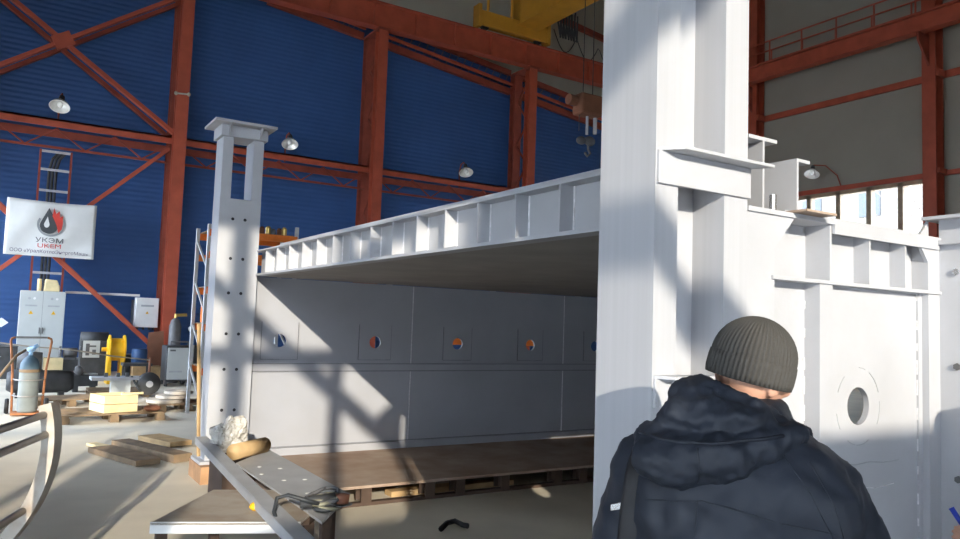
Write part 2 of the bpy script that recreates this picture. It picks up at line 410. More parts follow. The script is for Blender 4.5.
# ---- hall lamps
def lamp(p, label, aim=(-.15, -.55, -1), arm=None):
    p = Vector(p); t = thing('hall_lamp', label, 'lamp', p, 'bell lamps on the hall walls')
    ax = Vector(aim).normalized()
    MB().lathe([(.0, -.3), (.06, -.3), (.07, -.22), (.07, -.12), (.0, -.12)], p, ax, 16).build('lamp_neck', M['dark'], t, smooth=True)
    MB().lathe([(.06, -.14), (.1, -.11), (.19, -.04), (.24, .05), (.245, .06), (.23, .05), (.18, -.03), (.09, -.1), (.0, -.11)], p, ax, 24).build('reflector', M['lamp'], t, smooth=True)
    MB().ell(p+ax*(-.02), (.07, .07, .09)).build('bulb', M['bulb'], t, smooth=True)
    a = arm or [p-ax*.3, p-ax*.3+Vector((0, .1, .1)), p+Vector((0, .35, .3)), p+Vector((0, .45, .05)), p+Vector((0, .42, -.5))]
    MB().tube(a, .022, 8).build('bracket_arm', M['red_dark'], t)
    return t
lamp(at(60, 105, 'Y', 21.9), 'bell lamp on the girt above the white banner')
lamp(at(290, 143, 'Y', 21.9), 'bell lamp on the girt just right of the slotted pillar head')
lamp(at(466, 171.5, 'Y', 21.9), 'bell lamp above the middle of the stiffened beam')
q = at(812, 173, 'X', 23.0)
lamp(q, 'bell lamp on a curved arm on the beige wall above the windows', (-.5, -.2, -1), [q+Vector((.15, .05, .3)), q+Vector((.3, -.3, .25)), q+Vector((.5, -.6, -.1)), q+Vector((.55, -.75, -.6))])

# ---- bridge crane
cr = thing('bridge_crane', 'yellow overhead bridge crane riding on the red runway beam', 'crane', (15, 22, 11.96))
MB().box(13.3, 16.3, 21.85, 22.15, 12.08, 12.62).build('end_carriage', M['crane'], cr, bevel=.03)
for xx in (13.6, 15.9): MB().lathe([(0, -.06), (.16, -.06), (.16, .06), (0, .06)], (xx, 22, 12.12), (0, 1, 0), 20).build('wheel', M['dark'], cr)
for xx, sx in ((13.3, -1), (16.3, 1)): MB().box(xx-.06, xx+.06, 21.8, 22.2, 12.0, 12.8).build('buffer', M['crane'], cr)
MB().box(15.0, 15.75, 2, 22.3, 12.45, 13.5).box(14.9, 15.85, 2, 22.3, 13.5, 13.53).box(14.9, 15.85, 2, 22.3, 12.42, 12.45).build('bridge_girder', M['crane'], cr)
l = MB().tube([(13.6, 21.8, 13.5), (13.6, 6, 13.5)], .05, 8).tube([(13.6, 21.8, 12.6), (13.6, 21.8, 13.5)], .05, 8).tube([(14.6, 21.8, 12.6), (14.6, 21.8, 13.5)], .05, 8).tube([(13.6, 21.8, 13.4), (15.0, 21.8, 13.4)], .05, 8)
l.build('railing', M['crane'], cr)
fb = thing('cable_bundle', 'dark bundle of festoon cables hanging beside the yellow crane carriage', 'cable', (17.0, 21.6, 12.4))
for i in range(7):
    x0 = 16.55+i*.13
    MB().tube([(x0, 21.6+.05*(i % 3), 13.4), (x0-.03, 21.6, 12.9), (x0+.04, 21.55, 12.4-.06*(i % 3)), (x0+.1, 21.6, 12.3), (x0+.12, 21.62, 13.3)], .035, 6).build('cable', M['dark'], fb)
fs = thing('festoon_cable', 'thin cable festoon looping across the beige gable right of the crane', 'cable', (18, 23.0, 12.5))
def loops(z): return z
l = MB(); pp = []
for i in range(33):
    s_ = i/32*3; pp.append((17.4+s_*1.15, 23.0, 13.25-.1*s_-.75*abs(math.sin(PI*s_))))
l.tube(pp, .02, 6); l.build('cable', M['dark'], fs)
tag(MB().bar((16.9, 23.1, 13.9), (22, 23.1, 13.25), .15, .22).build('roof_purlin', M['red_dark'], None, (16.9, 23.1, 13.9)), 'dark red rail sloping across the gable beside the crane girder', 'beam')
# hoist by the big post
h0 = at(586, 104, 'Y', 14)
ho = thing('hoist', 'red hoist with hanging chain and hook seen beside the big post', 'hoist', h0)
MB().box(h0.x-.28, h0.x+.4, 13.8, 14.2, h0.z-.3, h0.z+.22).build('hoist_body', M['brown'], ho, bevel=.06)
MB().tube([h0+Vector((-.32, 0, .02)), h0+Vector((-.55, 0, .02))], .13, 14).build('motor', M['brown'], ho)
MB().tube([h0+Vector((.05, 0, -.3)), h0+Vector((.05, 0, -.75))], .035, 8).tube([h0+Vector((.3, 0, -.3)), h0+Vector((.3, 0, -.7))], .05, 8).build('chain', M['rack_grey'], ho)
MB().ell(h0+Vector((-.12, 0, -.92)), (.14, .1, .1)).ell(h0+Vector((.14, 0, -.9)), (.16, .1, .12)).build('hook_block', M['dark2'], ho, smooth=True)
MB().tube([h0+Vector((.1, 0, -1.0)), h0+Vector((.1, 0, -1.1)), h0+Vector((.17, 0, -1.2)), h0+Vector((.08, 0, -1.28)), h0+Vector((0, 0, -1.2))], .03, 8).build('hook', M['dark2'], ho)
MB().tube([h0+Vector((-.2, 0, -.3)), h0+Vector((-.2, 0, -.7))], .01, 6).build('pendant_cord', M['dark2'], ho)
MB().tube([(h0.x-.1, 14, h0.z+.2), (h0.x-.1, 14, CZ)], .012, 6).tube([(h0.x+.2, 14, h0.z+.2), (h0.x+.2, 14, CZ)], .012, 6).build('suspension_rope', M['dark'], ho)
# small rod on the column
p0, p1 = at(176, 93, 'Y', 21.75), at(189, 94.5, 'Y', 21.75)
rd = thing('clamp_rod', 'short pale rod with end nuts clamped across the red column', 'clamp', p0)
MB().tube([p0, p1], .025, 8).build('rod', M['rope'], rd)
for q in (p0, p1): MB().ell(q, (.05, .05, .06), 10).build('nut', M['rope'], rd)

# ================================================================== GREY BOX SECTION
# ---- far pillar
pl = thing('steel_pillar', 'tall pale grey steel pillar with slotted head and paired bolt holes, at the far left end of the box', 'pillar', (1.99, 8.08, .17))
X0, X1, Y0, Y1 = 1.79, 2.21, 7.93, 8.23
MB().box(X0, X0+.105, Y0, Y1, 2.86, 3.5).build('leg', M['steel'], pl, bevel=.004)
MB().box(X1-.105, X1, Y0, Y1, 2.86, 3.5).build('leg', M['steel'], pl, bevel=.004)
sh = MB().box(X0, X1, Y0, Y1, .2, 2.86).build('shaft', M['steel'], pl)
cs = []
for z in (2.65, 2.24, 1.885, 1.467, 1.106, .694):
    for xx in (1.93, 2.055): cs.append(MB().lathe([(0, -.03), (.017, -.03), (.017, .03), (0, .03)], (xx, Y0, z), (0, 1, 0), 14))
mm = MB()
for c in cs: mm.add(c.v, c.f)
ho_ = mm
cutm = ho_.build('cutter', M['hole']); cutm.location = (0, 0, 0)
bo = sh.modifiers.new('c', 'BOOLEAN'); bo.object = cutm; bo.operation = 'DIFFERENCE'; bo.solver = 'EXACT'; bake(sh); bpy.data.objects.remove(cutm)
for z in (2.65, 2.24, 1.885, 1.467, 1.106, .694):
    for xx in (1.93, 2.055): MB().lathe([(0, .004), (.0165, .004), (.0165, .028), (0, .028)], (xx, Y0, z), (0, 1, 0), 14).build('bolt_hole', M['hole'], sh)
MB().box(X0-.03, X1+.03, Y0-.03, Y1+.02, 3.5, 3.62).build('collar', M['steel'], pl, bevel=.004)
MB().box(X0-.12, X1+.09, Y0-.15, Y1+.06, 3.62, 3.645).build('cap_plate', M['steel'], pl)
MB().box(X0-.06, X1+.06, Y0-.07, Y1+.05, .17, .2).build('base_plate', M['steel'], pl)
for xx in (X0+.05, X1-.05): MB().prism([(xx-.006, Y0-.03, 3.5), (xx-.006, Y0-.13, 3.62), (xx-.006, Y0-.03, 3.62)], (.012, 0, 0)).build('gusset', M['steel'], pl)
tag(MB().box(1.72, 2.2, 7.75, 8.3, 0, .168).build('timber_block', M['timber'], None, (2, 8, 0)), 'orange-brown timber block under the foot of the slotted pillar', 'block')

# ---- near post
np_ = thing('steel_post', 'big pale grey steel post of two channels at the near corner of the box', 'post', (2.03, 1.94, .02))
A0, A1, B0, B1 = 1.80, 2.265, 1.80, 2.075
MB().box(A0, A0+.012, B0, B1, .02, 3.6).box(A0+.012, A0+.107, B0, B0+.014, .02, 3.6).box(A0+.012, A0+.107, B1-.014, B1, .02, 3.6).build('left_channel', M['steel_rolled'], np_)
MB().box(A1-.012, A1, B0, B1, .02, 3.6).box(A1-.125, A1-.012, B0, B0+.014, .02, 3.6).box(A1-.125, A1-.012, B1-.014, B1, .02, 3.6).build('right_channel', M['steel_rolled'], np_)
MB().box(2.14, 2.152, B0+.014, B1-.014, .02, 3.6).build('right_channel_web', M['steel_rolled'], np_)
MB().box(A0+.012, 2.14, 1.945, 1.957, .02, 3.6).build('back_plate', M['steel'], np_)
MB().box(A0-.1, A1+.1, B0-.1, B1+.1, 3.6, 3.63).build('cap_plate', M['steel'], np_)
MB().box(A0-.05, A1+.05, B0-.05, B1+.05, 0, .02).build('base_plate', M['steel'], np_)
def angle_bracket(x0, x1, zb, zt, prot, bev, nm):
    a = MB().box(x0, x1, B0-.012, B0, zb, zt-.01)
    a.prism([(x0, B0, zt-.012), (x1, B0, zt-.012), (x1+.05, B0-prot, zt-.012), (x0+bev, B0-prot, zt-.012)], (0, 0, .012))
    a.build(nm, M['steel'], np_, bevel=.002)
angle_bracket(A0+.005, A1+.005, 2.14, 2.262, .075, .06, 'angle_bracket')
angle_bracket(A0+.005, A1-.02, 1.40, 1.505, .07, .03, 'angle_bracket')

# ---- roof panel with stiffened edge beam
rp = thing('roof_panel', 'grey roof panel of the box with a stiffened edge beam between pillar and post', 'panel', (2.3, 5, 2.08))
eb = MB().box(2.285, 2.297, 2.08, 8.05, 2.1, 2.33).build('edge_beam_web', M['steel'], rp)
MB().box(2.195, 2.36, 2.08, 8.05, 2.33, 2.345).build('top_flange', M['steel'], rp)
MB().box(2.195, 2.3, 2.08, 8.05, 2.08, 2.10).build('bottom_flange', M['steel'], rp)
for i in range(15):
    y = 7.61-.3695*i + (.015 if i > 8 else 0)
    if y < 2.15: break
    MB().box(2.2, 2.285, y, y+.012, 2.1, 2.33).build('stiffener', M['steel'], rp)
    MB().tube([(2.283, y-.004, 2.1), (2.283, y-.004, 2.33)], .005, 6).build('weld_bead', M['weld'], rp)
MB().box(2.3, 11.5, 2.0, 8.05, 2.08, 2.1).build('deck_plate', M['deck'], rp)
# roof ribs seen end-on above the near wall
MB().box(2.545, 2.556, 1.95, 8, 2.112, 2.43).box(2.46, 2.635, 1.95, 8, 2.43, 2.445).build('roof_rib', M['steel'], rp)
MB().box(2.645, 2.656, 1.865, 8, 2.125, 2.345).box(2.645, 2.73, 1.865, 8, 2.345, 2.358).build('roof_rib', M['steel'], rp)
MB().lathe([(0, 0), (.014, 0), (.014, .06), (0, .06)], (2.49, 1.86, 2.13), (0, 0, 1), 12).build('stud', M['chrome'], rp)

# ---- far wall panel with round ports
fwp = thing('wall_panel', 'grey steel back wall of the box with a row of round ports', 'panel', (5, 8.04, .19))
HX = (2.52, 3.63, 4.73, 5.83, 6.93)
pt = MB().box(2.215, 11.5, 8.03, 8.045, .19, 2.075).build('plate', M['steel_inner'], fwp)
def port_cut(y, r=.07):
    c = MB()
    for hx in HX: c.lathe([(0, -.1), (r, -.1), (r, .1), (0, .1)], (hx, y, 1.405), (0, 1, 0), 28)
    return c
cu = port_cut(8.03).build('cutter', M['hole'])
bo = pt.modifiers.new('c', 'BOOLEAN'); bo.object = cu; bo.solver = 'EXACT'; bake(pt); bpy.data.objects.remove(cu)
for hx in HX:
    # square doubler plate with a round opening
    n = 32; d = MB(); s_ = .2
    for ring, y in ((0, 8.022), (1, 8.03)):
        pass
    outer = []; inner = []
    for k in range(n):
        a = 2*PI*k/n + PI/4; c_, q_ = math.cos(a), math.sin(a); m_ = max(abs(c_), abs(q_))
        outer.append((hx+s_*c_/m_, 1.405+s_*q_/m_)); inner.append((hx+.07*c_, 1.405+.07*q_))
    vs = [(x, 8.022, z) for x, z in outer]+[(x, 8.022, z) for x, z in inner]+[(x, 8.03, z) for x, z in outer]+[(x, 8.03, z) for x, z in inner]
    fs = []
    for k in range(n):
        k2 = (k+1) % n
        fs += [(k, k2, n+k2, n+k), (2*n+k, 2*n+k2, k2, k), (n+k, n+k2, 3*n+k2, 3*n+k), (2*n+k2, 2*n+k, 3*n+k, 3*n+k2)]
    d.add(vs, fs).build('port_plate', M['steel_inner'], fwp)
    # thin dark joint around the doubler
    j = MB()
    for (xa, za, xb, zb) in ((hx-.2, 1.205, hx+.2, 1.205), (hx-.2, 1.205, hx-.2, 1.605), (hx+.2, 1.205, hx+.2, 1.605)):
        j.bar((xa, 8.028, za), (xb, 8.028, zb), .008, .012, (0, 1, 0))
    j.build('joint', M['seam_dark'], fwp)
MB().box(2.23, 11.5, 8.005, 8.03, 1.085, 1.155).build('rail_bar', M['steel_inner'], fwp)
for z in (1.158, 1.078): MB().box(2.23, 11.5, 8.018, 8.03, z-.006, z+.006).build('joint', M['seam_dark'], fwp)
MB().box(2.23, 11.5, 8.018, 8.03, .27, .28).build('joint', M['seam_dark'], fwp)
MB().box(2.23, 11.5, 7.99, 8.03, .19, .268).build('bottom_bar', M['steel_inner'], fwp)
for xx in (4.1, 6.38):
    MB().box(xx-.005, xx+.005, 8.024, 8.03, .28, 1.07).box(xx-.005, xx+.005, 8.024, 8.03, 1.165, 2.07).build('weld_seam', M['weld'], fwp)

# ---- near wall panel (right of the post)
nw = thing('wall_panel', 'pale grey near wall of the box right of the post, with ribs and a round port', 'panel', (3, 1.9, .02))
MB().box(2.27, 2.74, 1.878, 1.89, .02, 1.86).build('recess_plate', M['steel'], nw)
MB().box(2.272, 2.79, 1.925, 1.937, 1.86, 2.1).box(2.788, 2.80, 1.885, 1.937, 1.86, 2.1).box(2.79, 3.66, 1.885, 1.897, 1.86, 2.1).build('recess_plate', M['steel'], nw)
pp_ = MB().box(2.78, 3.5, 1.85, 1.875, .02, 1.86).build('port_plate', M['steel'], nw)
HC = (3.04, 1.365)
cu = MB().lathe([(0, -.1), (.078, -.1), (.078, .1), (0, .1)], (HC[0], 1.86, HC[1]), (0, 1, 0), 36).build('cutter', M['hole'])
bo = pp_.modifiers.new('c', 'BOOLEAN'); bo.object = cu; bo.solver = 'EXACT'; bake(pp_); bpy.data.objects.remove(cu)
ar = MB()
for (a0, a1) in ((20, 60), (72, 88), (-30, 8), (-95, -60), (130, 160), (-120, -100), (190, 215)):
    ar.tube([(HC[0]+.155*math.cos(math.radians(a)), 1.849, HC[1]+.16*math.sin(math.radians(a))) for a in range(a0, a1+1, 4)], .0022, 5)
ar.build('scribed_circle', M['label_grey'], nw)
MB().tube([(2.93, 1.849, 1.135), (3.02, 1.849, 1.125), (3.12, 1.849, 1.132), (3.22, 1.849, 1.122), (3.34, 1.849, 1.128)], .0025, 5).build('scratch', M['label_grey'], nw)
MB().tube([(3.06, 1.849, 1.03), (3.16, 1.849, 1.02), (3.3, 1.849, 1.028)], .0025, 5).build('scratch', M['weld'], nw)
MB().box(2.272, 2.435, 1.81, 1.825, .02, 2.1).build('edge_flange', M['steel'], nw)
MB().prism([(2.435, 1.81, 2.1), (2.555, 1.81, 2.1), (2.435, 1.81, 1.975)], (0, .015, 0)).build('corner_gusset', M['steel'], nw)
MB().box(2.42, 2.435, 1.825, 1.878, .02, 2.09).build('edge_web', M['steel'], nw)
MB().box(2.272, 3.66, 1.80, 1.96, 2.1, 2.118).box(2.80, 3.60, 1.80, 1.812, 2.062, 2.1).build('top_flange', M['steel'], nw)
MB().box(2.62, 3.52, 1.90, 1.95, 2.118, 2.15).build('top_strip', M['steel'], nw)
tag(MB().box(2.53, 2.72, 1.74, 1.9, 2.119, 2.128).build('packing_plate', M['rust'], None, (2.6, 1.8, 2.119)), 'small rusty packing plate on the top flange beside the big post', 'plate')
MB().box(2.415, 3.66, 1.80, 1.885, 1.858, 1.872).build('ledge', M['steel'], nw)
for xx in (2.80, 3.075, 3.35): MB().box(xx-.012, xx, 1.815, 1.885, 1.872, 2.1).build('stiffener', M['steel'], nw)
MB().box(2.715, 2.80, 1.81, 1.825, .02, 1.858).box(2.715, 2.728, 1.825, 1.878, .02, 1.858).box(2.79, 2.80, 1.825, 1.85, .02, 1.858).build('rib', M['steel'], nw)
MB().box(3.52, 3.615, 1.81, 1.825, .02, 2.1).box(3.52, 3.53, 1.825, 1.885, .02, 2.1).box(3.49, 3.52, 1.84, 1.85, .02, 1.858).build('edge_flange', M['steel'], nw)
MB().prism([(3.52, 1.81, 2.1), (3.43, 1.81, 2.1), (3.52, 1.81, 2.0)], (0, .015, 0)).build('corner_gusset', M['steel'], nw)
wd = MB(); z = .3
while z < 1.85: wd.bar((3.492, 1.846, z), (3.492, 1.846, z+random.uniform(.03, .07)), .008, .006, (0, 1, 0)); z += random.uniform(.09, .14)
wd.build('weld_bead', M['weld'], nw)
wd = MB(); z = .3
while z < 1.85: wd.bar((2.708, 1.875, z), (2.708, 1.875, z+random.uniform(.03, .07)), .008, .006, (0, 1, 0)); z += random.uniform(.09, .14)
wd.build('weld_bead', M['weld'], nw)
MB().box(3.66, 11.5, 1.9, 1.915, .02, 2.09).build('outer_plate', M['steel'], nw)
# ---- side panel that comes towards the viewer at the far right
sp = thing('side_panel', 'grey side panel with bolts at the right edge, standing square to the near wall', 'panel', (3.62, 1.4, 0))
MB().box(3.615, 3.63, .75, 1.81, .0, 2.2).build('plate', M['steel'], sp)
MB().box(3.56, 3.72, .75, 1.86, 2.2, 2.215).build('top_flange', M['steel'], sp)
MB().box(3.585, 3.63, .75, 1.84, 2.085, 2.105).build('lower_flange', M['steel'], sp)
MB().prism([(3.60, 1.86, 2.2), (3.50, 1.86, 2.105), (3.60, 1.86, 2.105)], (0, -.012, 0)).build('end_gusset', M['steel'], sp)
for z in (1.96, 1.535, 1.04):
    MB().lathe([(0, -.012), (.016, -.012), (.016, 0), (0, 0)], (3.615, 1.735, z), (1, 0, 0), 6).build('bolt', M['chrome'] if z > 1.9 else M['dark2'], sp)

# ---- rusty stand under the far wall
st = thing('assembly_stand', 'low rusty steel stand carrying the back wall of the box', 'stand', (5, 7, 0))
MB().box(2.0, 11.5, 6.5, 7.7, .165, .19).box(2.3, 11.5, 6.3, 6.5, .165, .19).box(2.3, 11.5, 7.7, 8.3, .165, .19).build('top_plate', M['rust'], st)
MB().box(2.3, 11.5, 6.34, 6.42, .0, .03).build('foot_rail', M['rust_dark'], st)
for xx in (2.85, 3.5, 3.83, 4.35, 5.02, 5.36, 6.3, 7.2, 8.4, 9.6, 10.8):
    MB().box(xx-.05, xx+.05, 6.34, 6.36, .03, .165).box(xx-.05, xx+.05, 6.46, 6.48, .03, .165).box(xx-.006, xx+.006, 6.36, 6.46, .03, .165).build('leg', M['rust_dark'], st)
MB().box(2.75, 11.5, 7.2, 7.22, 0, .165).build('inner_web', M['rust_dark'], st)
tag(MB().box(3.2, 4.6, 6.55, 6.7, 0, .05).build('wooden_plank', M['wood'], None, (3.9, 6.6, 0)), 'orange plank lying under the front edge of the rusty stand', 'plank')

# ================================================================== LEFT BACK OF THE HALL
# ---- banner
bx0, bx1, bz0, bz1, by = -.13, 1.84, 2.97, 4.37, 21.7
bn = thing('banner', 'white company banner with flame and drop emblem hung on the braces', 'banner', ((bx0+bx1)/2, by, bz0))
vs, fs = [], []; nx, nz = 24, 16
def bny(u, v): return by + .02*math.sin(u*5+v*3)*(1-v*.4) + .02*math.sin(u*11-v*6)
for j in range(nz+1):
    for i in range(nx+1):
        u, v = i/nx, j/nz
        vs.append((bx0+(bx1-bx0)*u, bny(u, v), bz0+(bz1-bz0)*v - .03*math.sin(PI*u)*v))
for j in range(nz):
    for i in range(nx):
        a = j*(nx+1)+i; fs.append((a, a+1, a+nx+2, a+nx+1))
sh_ = MB().add(vs, fs).build('sheet', M['cloth'], bn, smooth=True)
so = sh_.modifiers.new('solid', 'SOLIDIFY'); so.thickness = .006; so.offset = 1; bake(sh_)
def flat(poly, name, m, parent, y, th=.004):
    return MB().prism([(x, y, z) for x, z in poly], (0, th, 0)).build(name, m, parent)
yb = by-.05
cx, cz = .835, 3.77
def ringpoly(r0, r1, a0, a1, n=30):
    A = [math.radians(a0+(a1-a0)*i/n) for i in range(n+1)]
    return [(cx+r1*math.cos(a), cz+r1*math.sin(a)) for a in A]+[(cx+r0*math.cos(a), cz+r0*math.sin(a)) for a in A[::-1]]
flat(ringpoly(.25, .30, 150, 395, 40), 'emblem_ring', M['ink_grey'], bn, yb)
drop = [(cx-.06, cz+.42)]
for i in range(25):
    a = math.radians(20-220*i/24 + 0); 
    drop.append((cx-.04+.2*math.cos(a), cz-.03+.2*math.sin(a)))
flat(drop, 'emblem_drop', M['ink'], bn, yb-.002)
hl = [(cx-.08, cz+.2)]
for i in range(17):
    a = math.radians(10-200*i/16); hl.append((cx-.09+.06*math.cos(a), cz+.0+.08*math.sin(a)))
flat(hl, 'emblem_highlight', M['cloth'], bn, yb-.004)
fl = [(cx+.02, cz+.22), (cx+.05, cz+.43), (cx+.1, cz+.28), (cx+.17, cz+.36), (cx+.19, cz+.2), (cx+.25, cz+.24), (cx+.26, cz+.05), (cx+.24, cz-.1), (cx+.17, cz-.2), (cx+.13, cz-.02), (cx+.08, cz+.1)]
flat(fl, 'emblem_flame', M['ink_red'], bn, yb-.003)
def text(body, name, m, parent, x, z, size, y, sx=1., align='CENTER', facing='-Y'):
    c = bpy.data.curves.new(name, 'FONT'); c.body = body; c.size = size; c.align_x = align; c.extrude = .0015
    o = bpy.data.objects.new(name, c); COL.objects.link(o)
    o.matrix_world = Matrix(((sx, 0, 0, x), (0, 0, -1, y), (0, 1, 0, z), (0, 0, 0, 1)))
    bpy.context.view_layer.update()
    me = bpy.data.meshes.new_from_object(o.evaluated_get(bpy.context.evaluated_depsgraph_get()))
    me.transform(Matrix.Translation(-wloc(parent)) @ o.matrix_world); me.materials.clear(); me.materials.append(m)
    bpy.data.objects.remove(o)
    r = bpy.data.objects.new(name, me); COL.objects.link(r); r.parent = parent; return r
text('УКЭМ', 'lettering', M['ink'], bn, cx, 3.32, .16, yb, 1.35)
text('UKEM', 'lettering', M['ink_red'], bn, cx, 3.185, .15, yb, 1.35)
text('ООО «УралКотлоЭнергоМаш»', 'lettering', M['ink_blue'], bn, .85, 3.05, .115, yb, 1.02)
tr_ = MB()
# ---- cable ladder behind the banner
cl = thing('cable_ladder', 'vertical red cable ladder with dark cables between girt and cabinet', 'ladder', (.86, 22.7, 2.3))
MB().box(.49, .54, 22.55, 22.62, 2.12, 5.82).build('stile', M['red_dark'], cl)
MB().box(1.2, 1.25, 22.55, 22.62, 2.12, 5.82).build('stile', M['red_dark'], cl)
for z in (2.6, 3.1, 3.9, 4.75, 5.3, 5.78): MB().box(.54, 1.2, 22.56, 22.6, z-.03, z+.03).build('rung', M['rack_grey'], cl)
for i, xx in enumerate((.74, .82, .9)): MB().tube([(xx, 22.66, 2.12), (xx, 22.66, 5.3), (xx+.06, 22.64, 5.6), (xx+.2, 22.62, 5.8)], .035, 8).build('cable', M['dark'], cl)
# ---- cabinets
ec = thing('electrical_cabinet', 'tall pale two-door electrical cabinet under the banner', 'cabinet', (.8, 21.8, 0))
MB().box(.30, 1.29, 21.82, 22.35, .08, 2.11).build('body', M['cabinet'], ec, bevel=.01)
MB().box(.32, 1.27, 21.86, 22.33, 0, .08).build('plinth', M['dark2'], ec)
for x0, x1, hx in ((.31, .792, .76), (.80, 1.28, .83)):
    d = MB().box(x0, x1, 21.795, 21.82, .1, 2.1).build('door', M['cabinet'], ec)
    mx_ = (x0+x1)/2
    MB().prism([(mx_-.05, 21.79, 1.53), (mx_+.05, 21.79, 1.53), (mx_, 21.79, 1.62)], (0, .005, 0)).build('warning_triangle', M['yellow'], d)
    MB().box(mx_-.13, mx_+.13, 21.79, 21.795, 1.72, 1.76).build('name_plate', M['label_grey'], d)
    MB().lathe([(0, -.02), (.03, -.02), (.03, 0), (0, 0)], (mx_+.06, 21.79, 1.92), (0, 1, 0), 14).build('indicator_light', M['white'], d)
    MB().lathe([(0, -.02), (.03, -.02), (.03, 0), (0, 0)], (mx_-.05, 21.79, 1.92), (0, 1, 0), 14).build('indicator_light', M['label_grey'], d)
    MB().box(hx-.012, hx+.012, 21.77, 21.795, 1.05, 1.2).build('handle', M['dark2'], d)
MB().box(.792, .80, 21.8, 21.82, .1, 2.1).build('door_gap', M['cab_gap'], ec)
jb = thing('transformer_box', 'cream rounded box sitting on top of the two-door cabinet', 'box', (.95, 22, 2.112))
MB().prism([(.80, 21.9, 2.112), (1.15, 21.9, 2.112), (1.15, 21.9, 2.24), (1.08, 21.9, 2.40), (.82, 21.9, 2.42)], (0, .35, 0)).build('housing', M['wood_pale'], jb, bevel=.02)
MB().tube([(.7, 22.05, 2.112), (.7, 22.05, 2.42)], .05, 12).build('gland', M['wood_pale'], jb)
wbx = thing('switch_box', 'white wall-mounted switch box beside the first red column', 'box', (3.25, 22.2, 1.26))
MB().box(2.97, 3.55, 22.1, 22.4, 1.265, 2.06).build('body', M['white'], wbx, bevel=.01)
dd = MB().box(2.99, 3.53, 22.08, 22.1, 1.29, 2.04).build('door', M['white'], wbx)
MB().prism([(3.22, 22.075, 1.63), (3.30, 22.075, 1.63), (3.26, 22.075, 1.70)], (0, .005, 0)).build('warning_triangle', M['yellow'], dd)
MB().box(3.10, 3.42, 22.075, 22.08, 1.82, 1.87).build('name_plate', M['label_grey'], dd)
MB().box(2.97, 2.985, 22.4, 22.95, 1.3, 2.0).box(3.535, 3.55, 22.4, 22.84, 1.3, 2.0).build('hanger', M['dark2'], wbx)
for xx in (3.05, 3.2, 3.35, 3.45): MB().tube([(xx, 22.2, 1.265), (xx, 22.2, 1.2)], .03, 8).build('gland', M['dark'], wbx)
tag(MB().box(1.3, 3.08, 22.3, 22.4, 2.09, 2.15).build('cable_trunking', M['white'], None, (2.2, 22.3, 2.09)), 'white cable trunking running from the cabinet to the switch box', 'trunking')
tag(MB().prism([(-.2, 21.95, 1.3), (-.05, 21.95, 1.42), (.1, 21.95, 1.3), (-.05, 21.95, 1.18)], (0, .02, 0)).build('diamond_sign', M['white'], None, (-.05, 21.95, 1.3)), 'small pale diamond sign at the left edge of the hall wall', 'sign')

# ---- gas cylinder on its cart
c0 = at(28, 416, 'Z', 0); cx_, cy_ = c0.x-.02, c0.y+.12
gc = thing('gas_cylinder', 'grey gas cylinder with blue shoulder strapped on a rusty cart', 'gas cylinder', (cx_, cy_, .05))
MB().lathe([(0, .05), (.13, .05), (.14, .08), (.14, .66)], (cx_, cy_, 0), n=28).build('body', M['cyl'], gc, smooth=True)
MB().lathe([(.14, .66), (.14, .74), (.13, .81), (.10, .87), (.055, .91), (.04, .93), (.0, .93)], (cx_, cy_, 0), n=28).build('shoulder', M['cyl_blue'], gc, smooth=True)
MB().lathe([(.141, .665), (.145, .67), (.145, .71), (.141, .715)], (cx_, cy_, 0), n=28).build('band', M['wood_old'], gc, smooth=True)
MB().tube([(cx_, cy_, .92), (cx_, cy_, 1.0)], .03, 12).ell((cx_, cy_, 1.02), (.06, .05, .05)).tube([(cx_-.02, cy_-.05, 1.01), (cx_+.09, cy_-.05, 1.09)], .03, 10).build('valve', M['bright_blue'], gc, smooth=True)
ct = thing('cylinder_cart', 'rusty tube cart with a hooped handle holding the gas cylinder', 'cart', (cx_, cy_, 0))
for s in (-1, 1):
    MB().tube([(cx_+s*.2, cy_+.15, .02), (cx_+s*.23, cy_+.17, .7), (cx_+s*.28, cy_+.18, 1.14), (cx_+s*.27, cy_+.18, 1.18), (cx_+s*.22, cy_+.18, 1.2)], .018, 10).build('side_tube', M['rust_or'], ct, smooth=True)
MB().tube([(cx_-.22, cy_+.18, 1.2), (cx_+.22, cy_+.18, 1.2)], .018, 10).build('handle', M['tube'], ct)
for z in (.3, .55):
    MB().tube([(cx_+.21*math.cos(a), cy_+.16-.33*max(0, math.sin(a)), z) for a in [PI*i/12 for i in range(13)]], .01, 8).build('retaining_hoop', M['tube'], ct, smooth=True)
MB().box(cx_-.22, cx_+.22, cy_-.16, cy_+.2, .02, .048).build('foot_plate', M['rust_or'], ct)
for s in (-1, 1): MB().lathe([(.03, -.03), (.11, -.03), (.12, 0), (.11, .03), (.03, .03)], (cx_+s*.27, cy_+.25, .12), (1, 0, 0), 20).build('wheel', M['black'], ct)
tag(MB().tube([(cx_-.08, cy_-.06, 1.01), (cx_-.2, cy_-.25, .93), (cx_-.35, cy_-.3, .7), (cx_-.6, cy_-.35, .3), (cx_-.75, cy_-.3, .03)], .02, 8).build('gas_hose', M['wood_old'], None, (cx_, cy_, 0), True), 'pale hose drooping from the gas cylinder valve to the floor', 'hose')
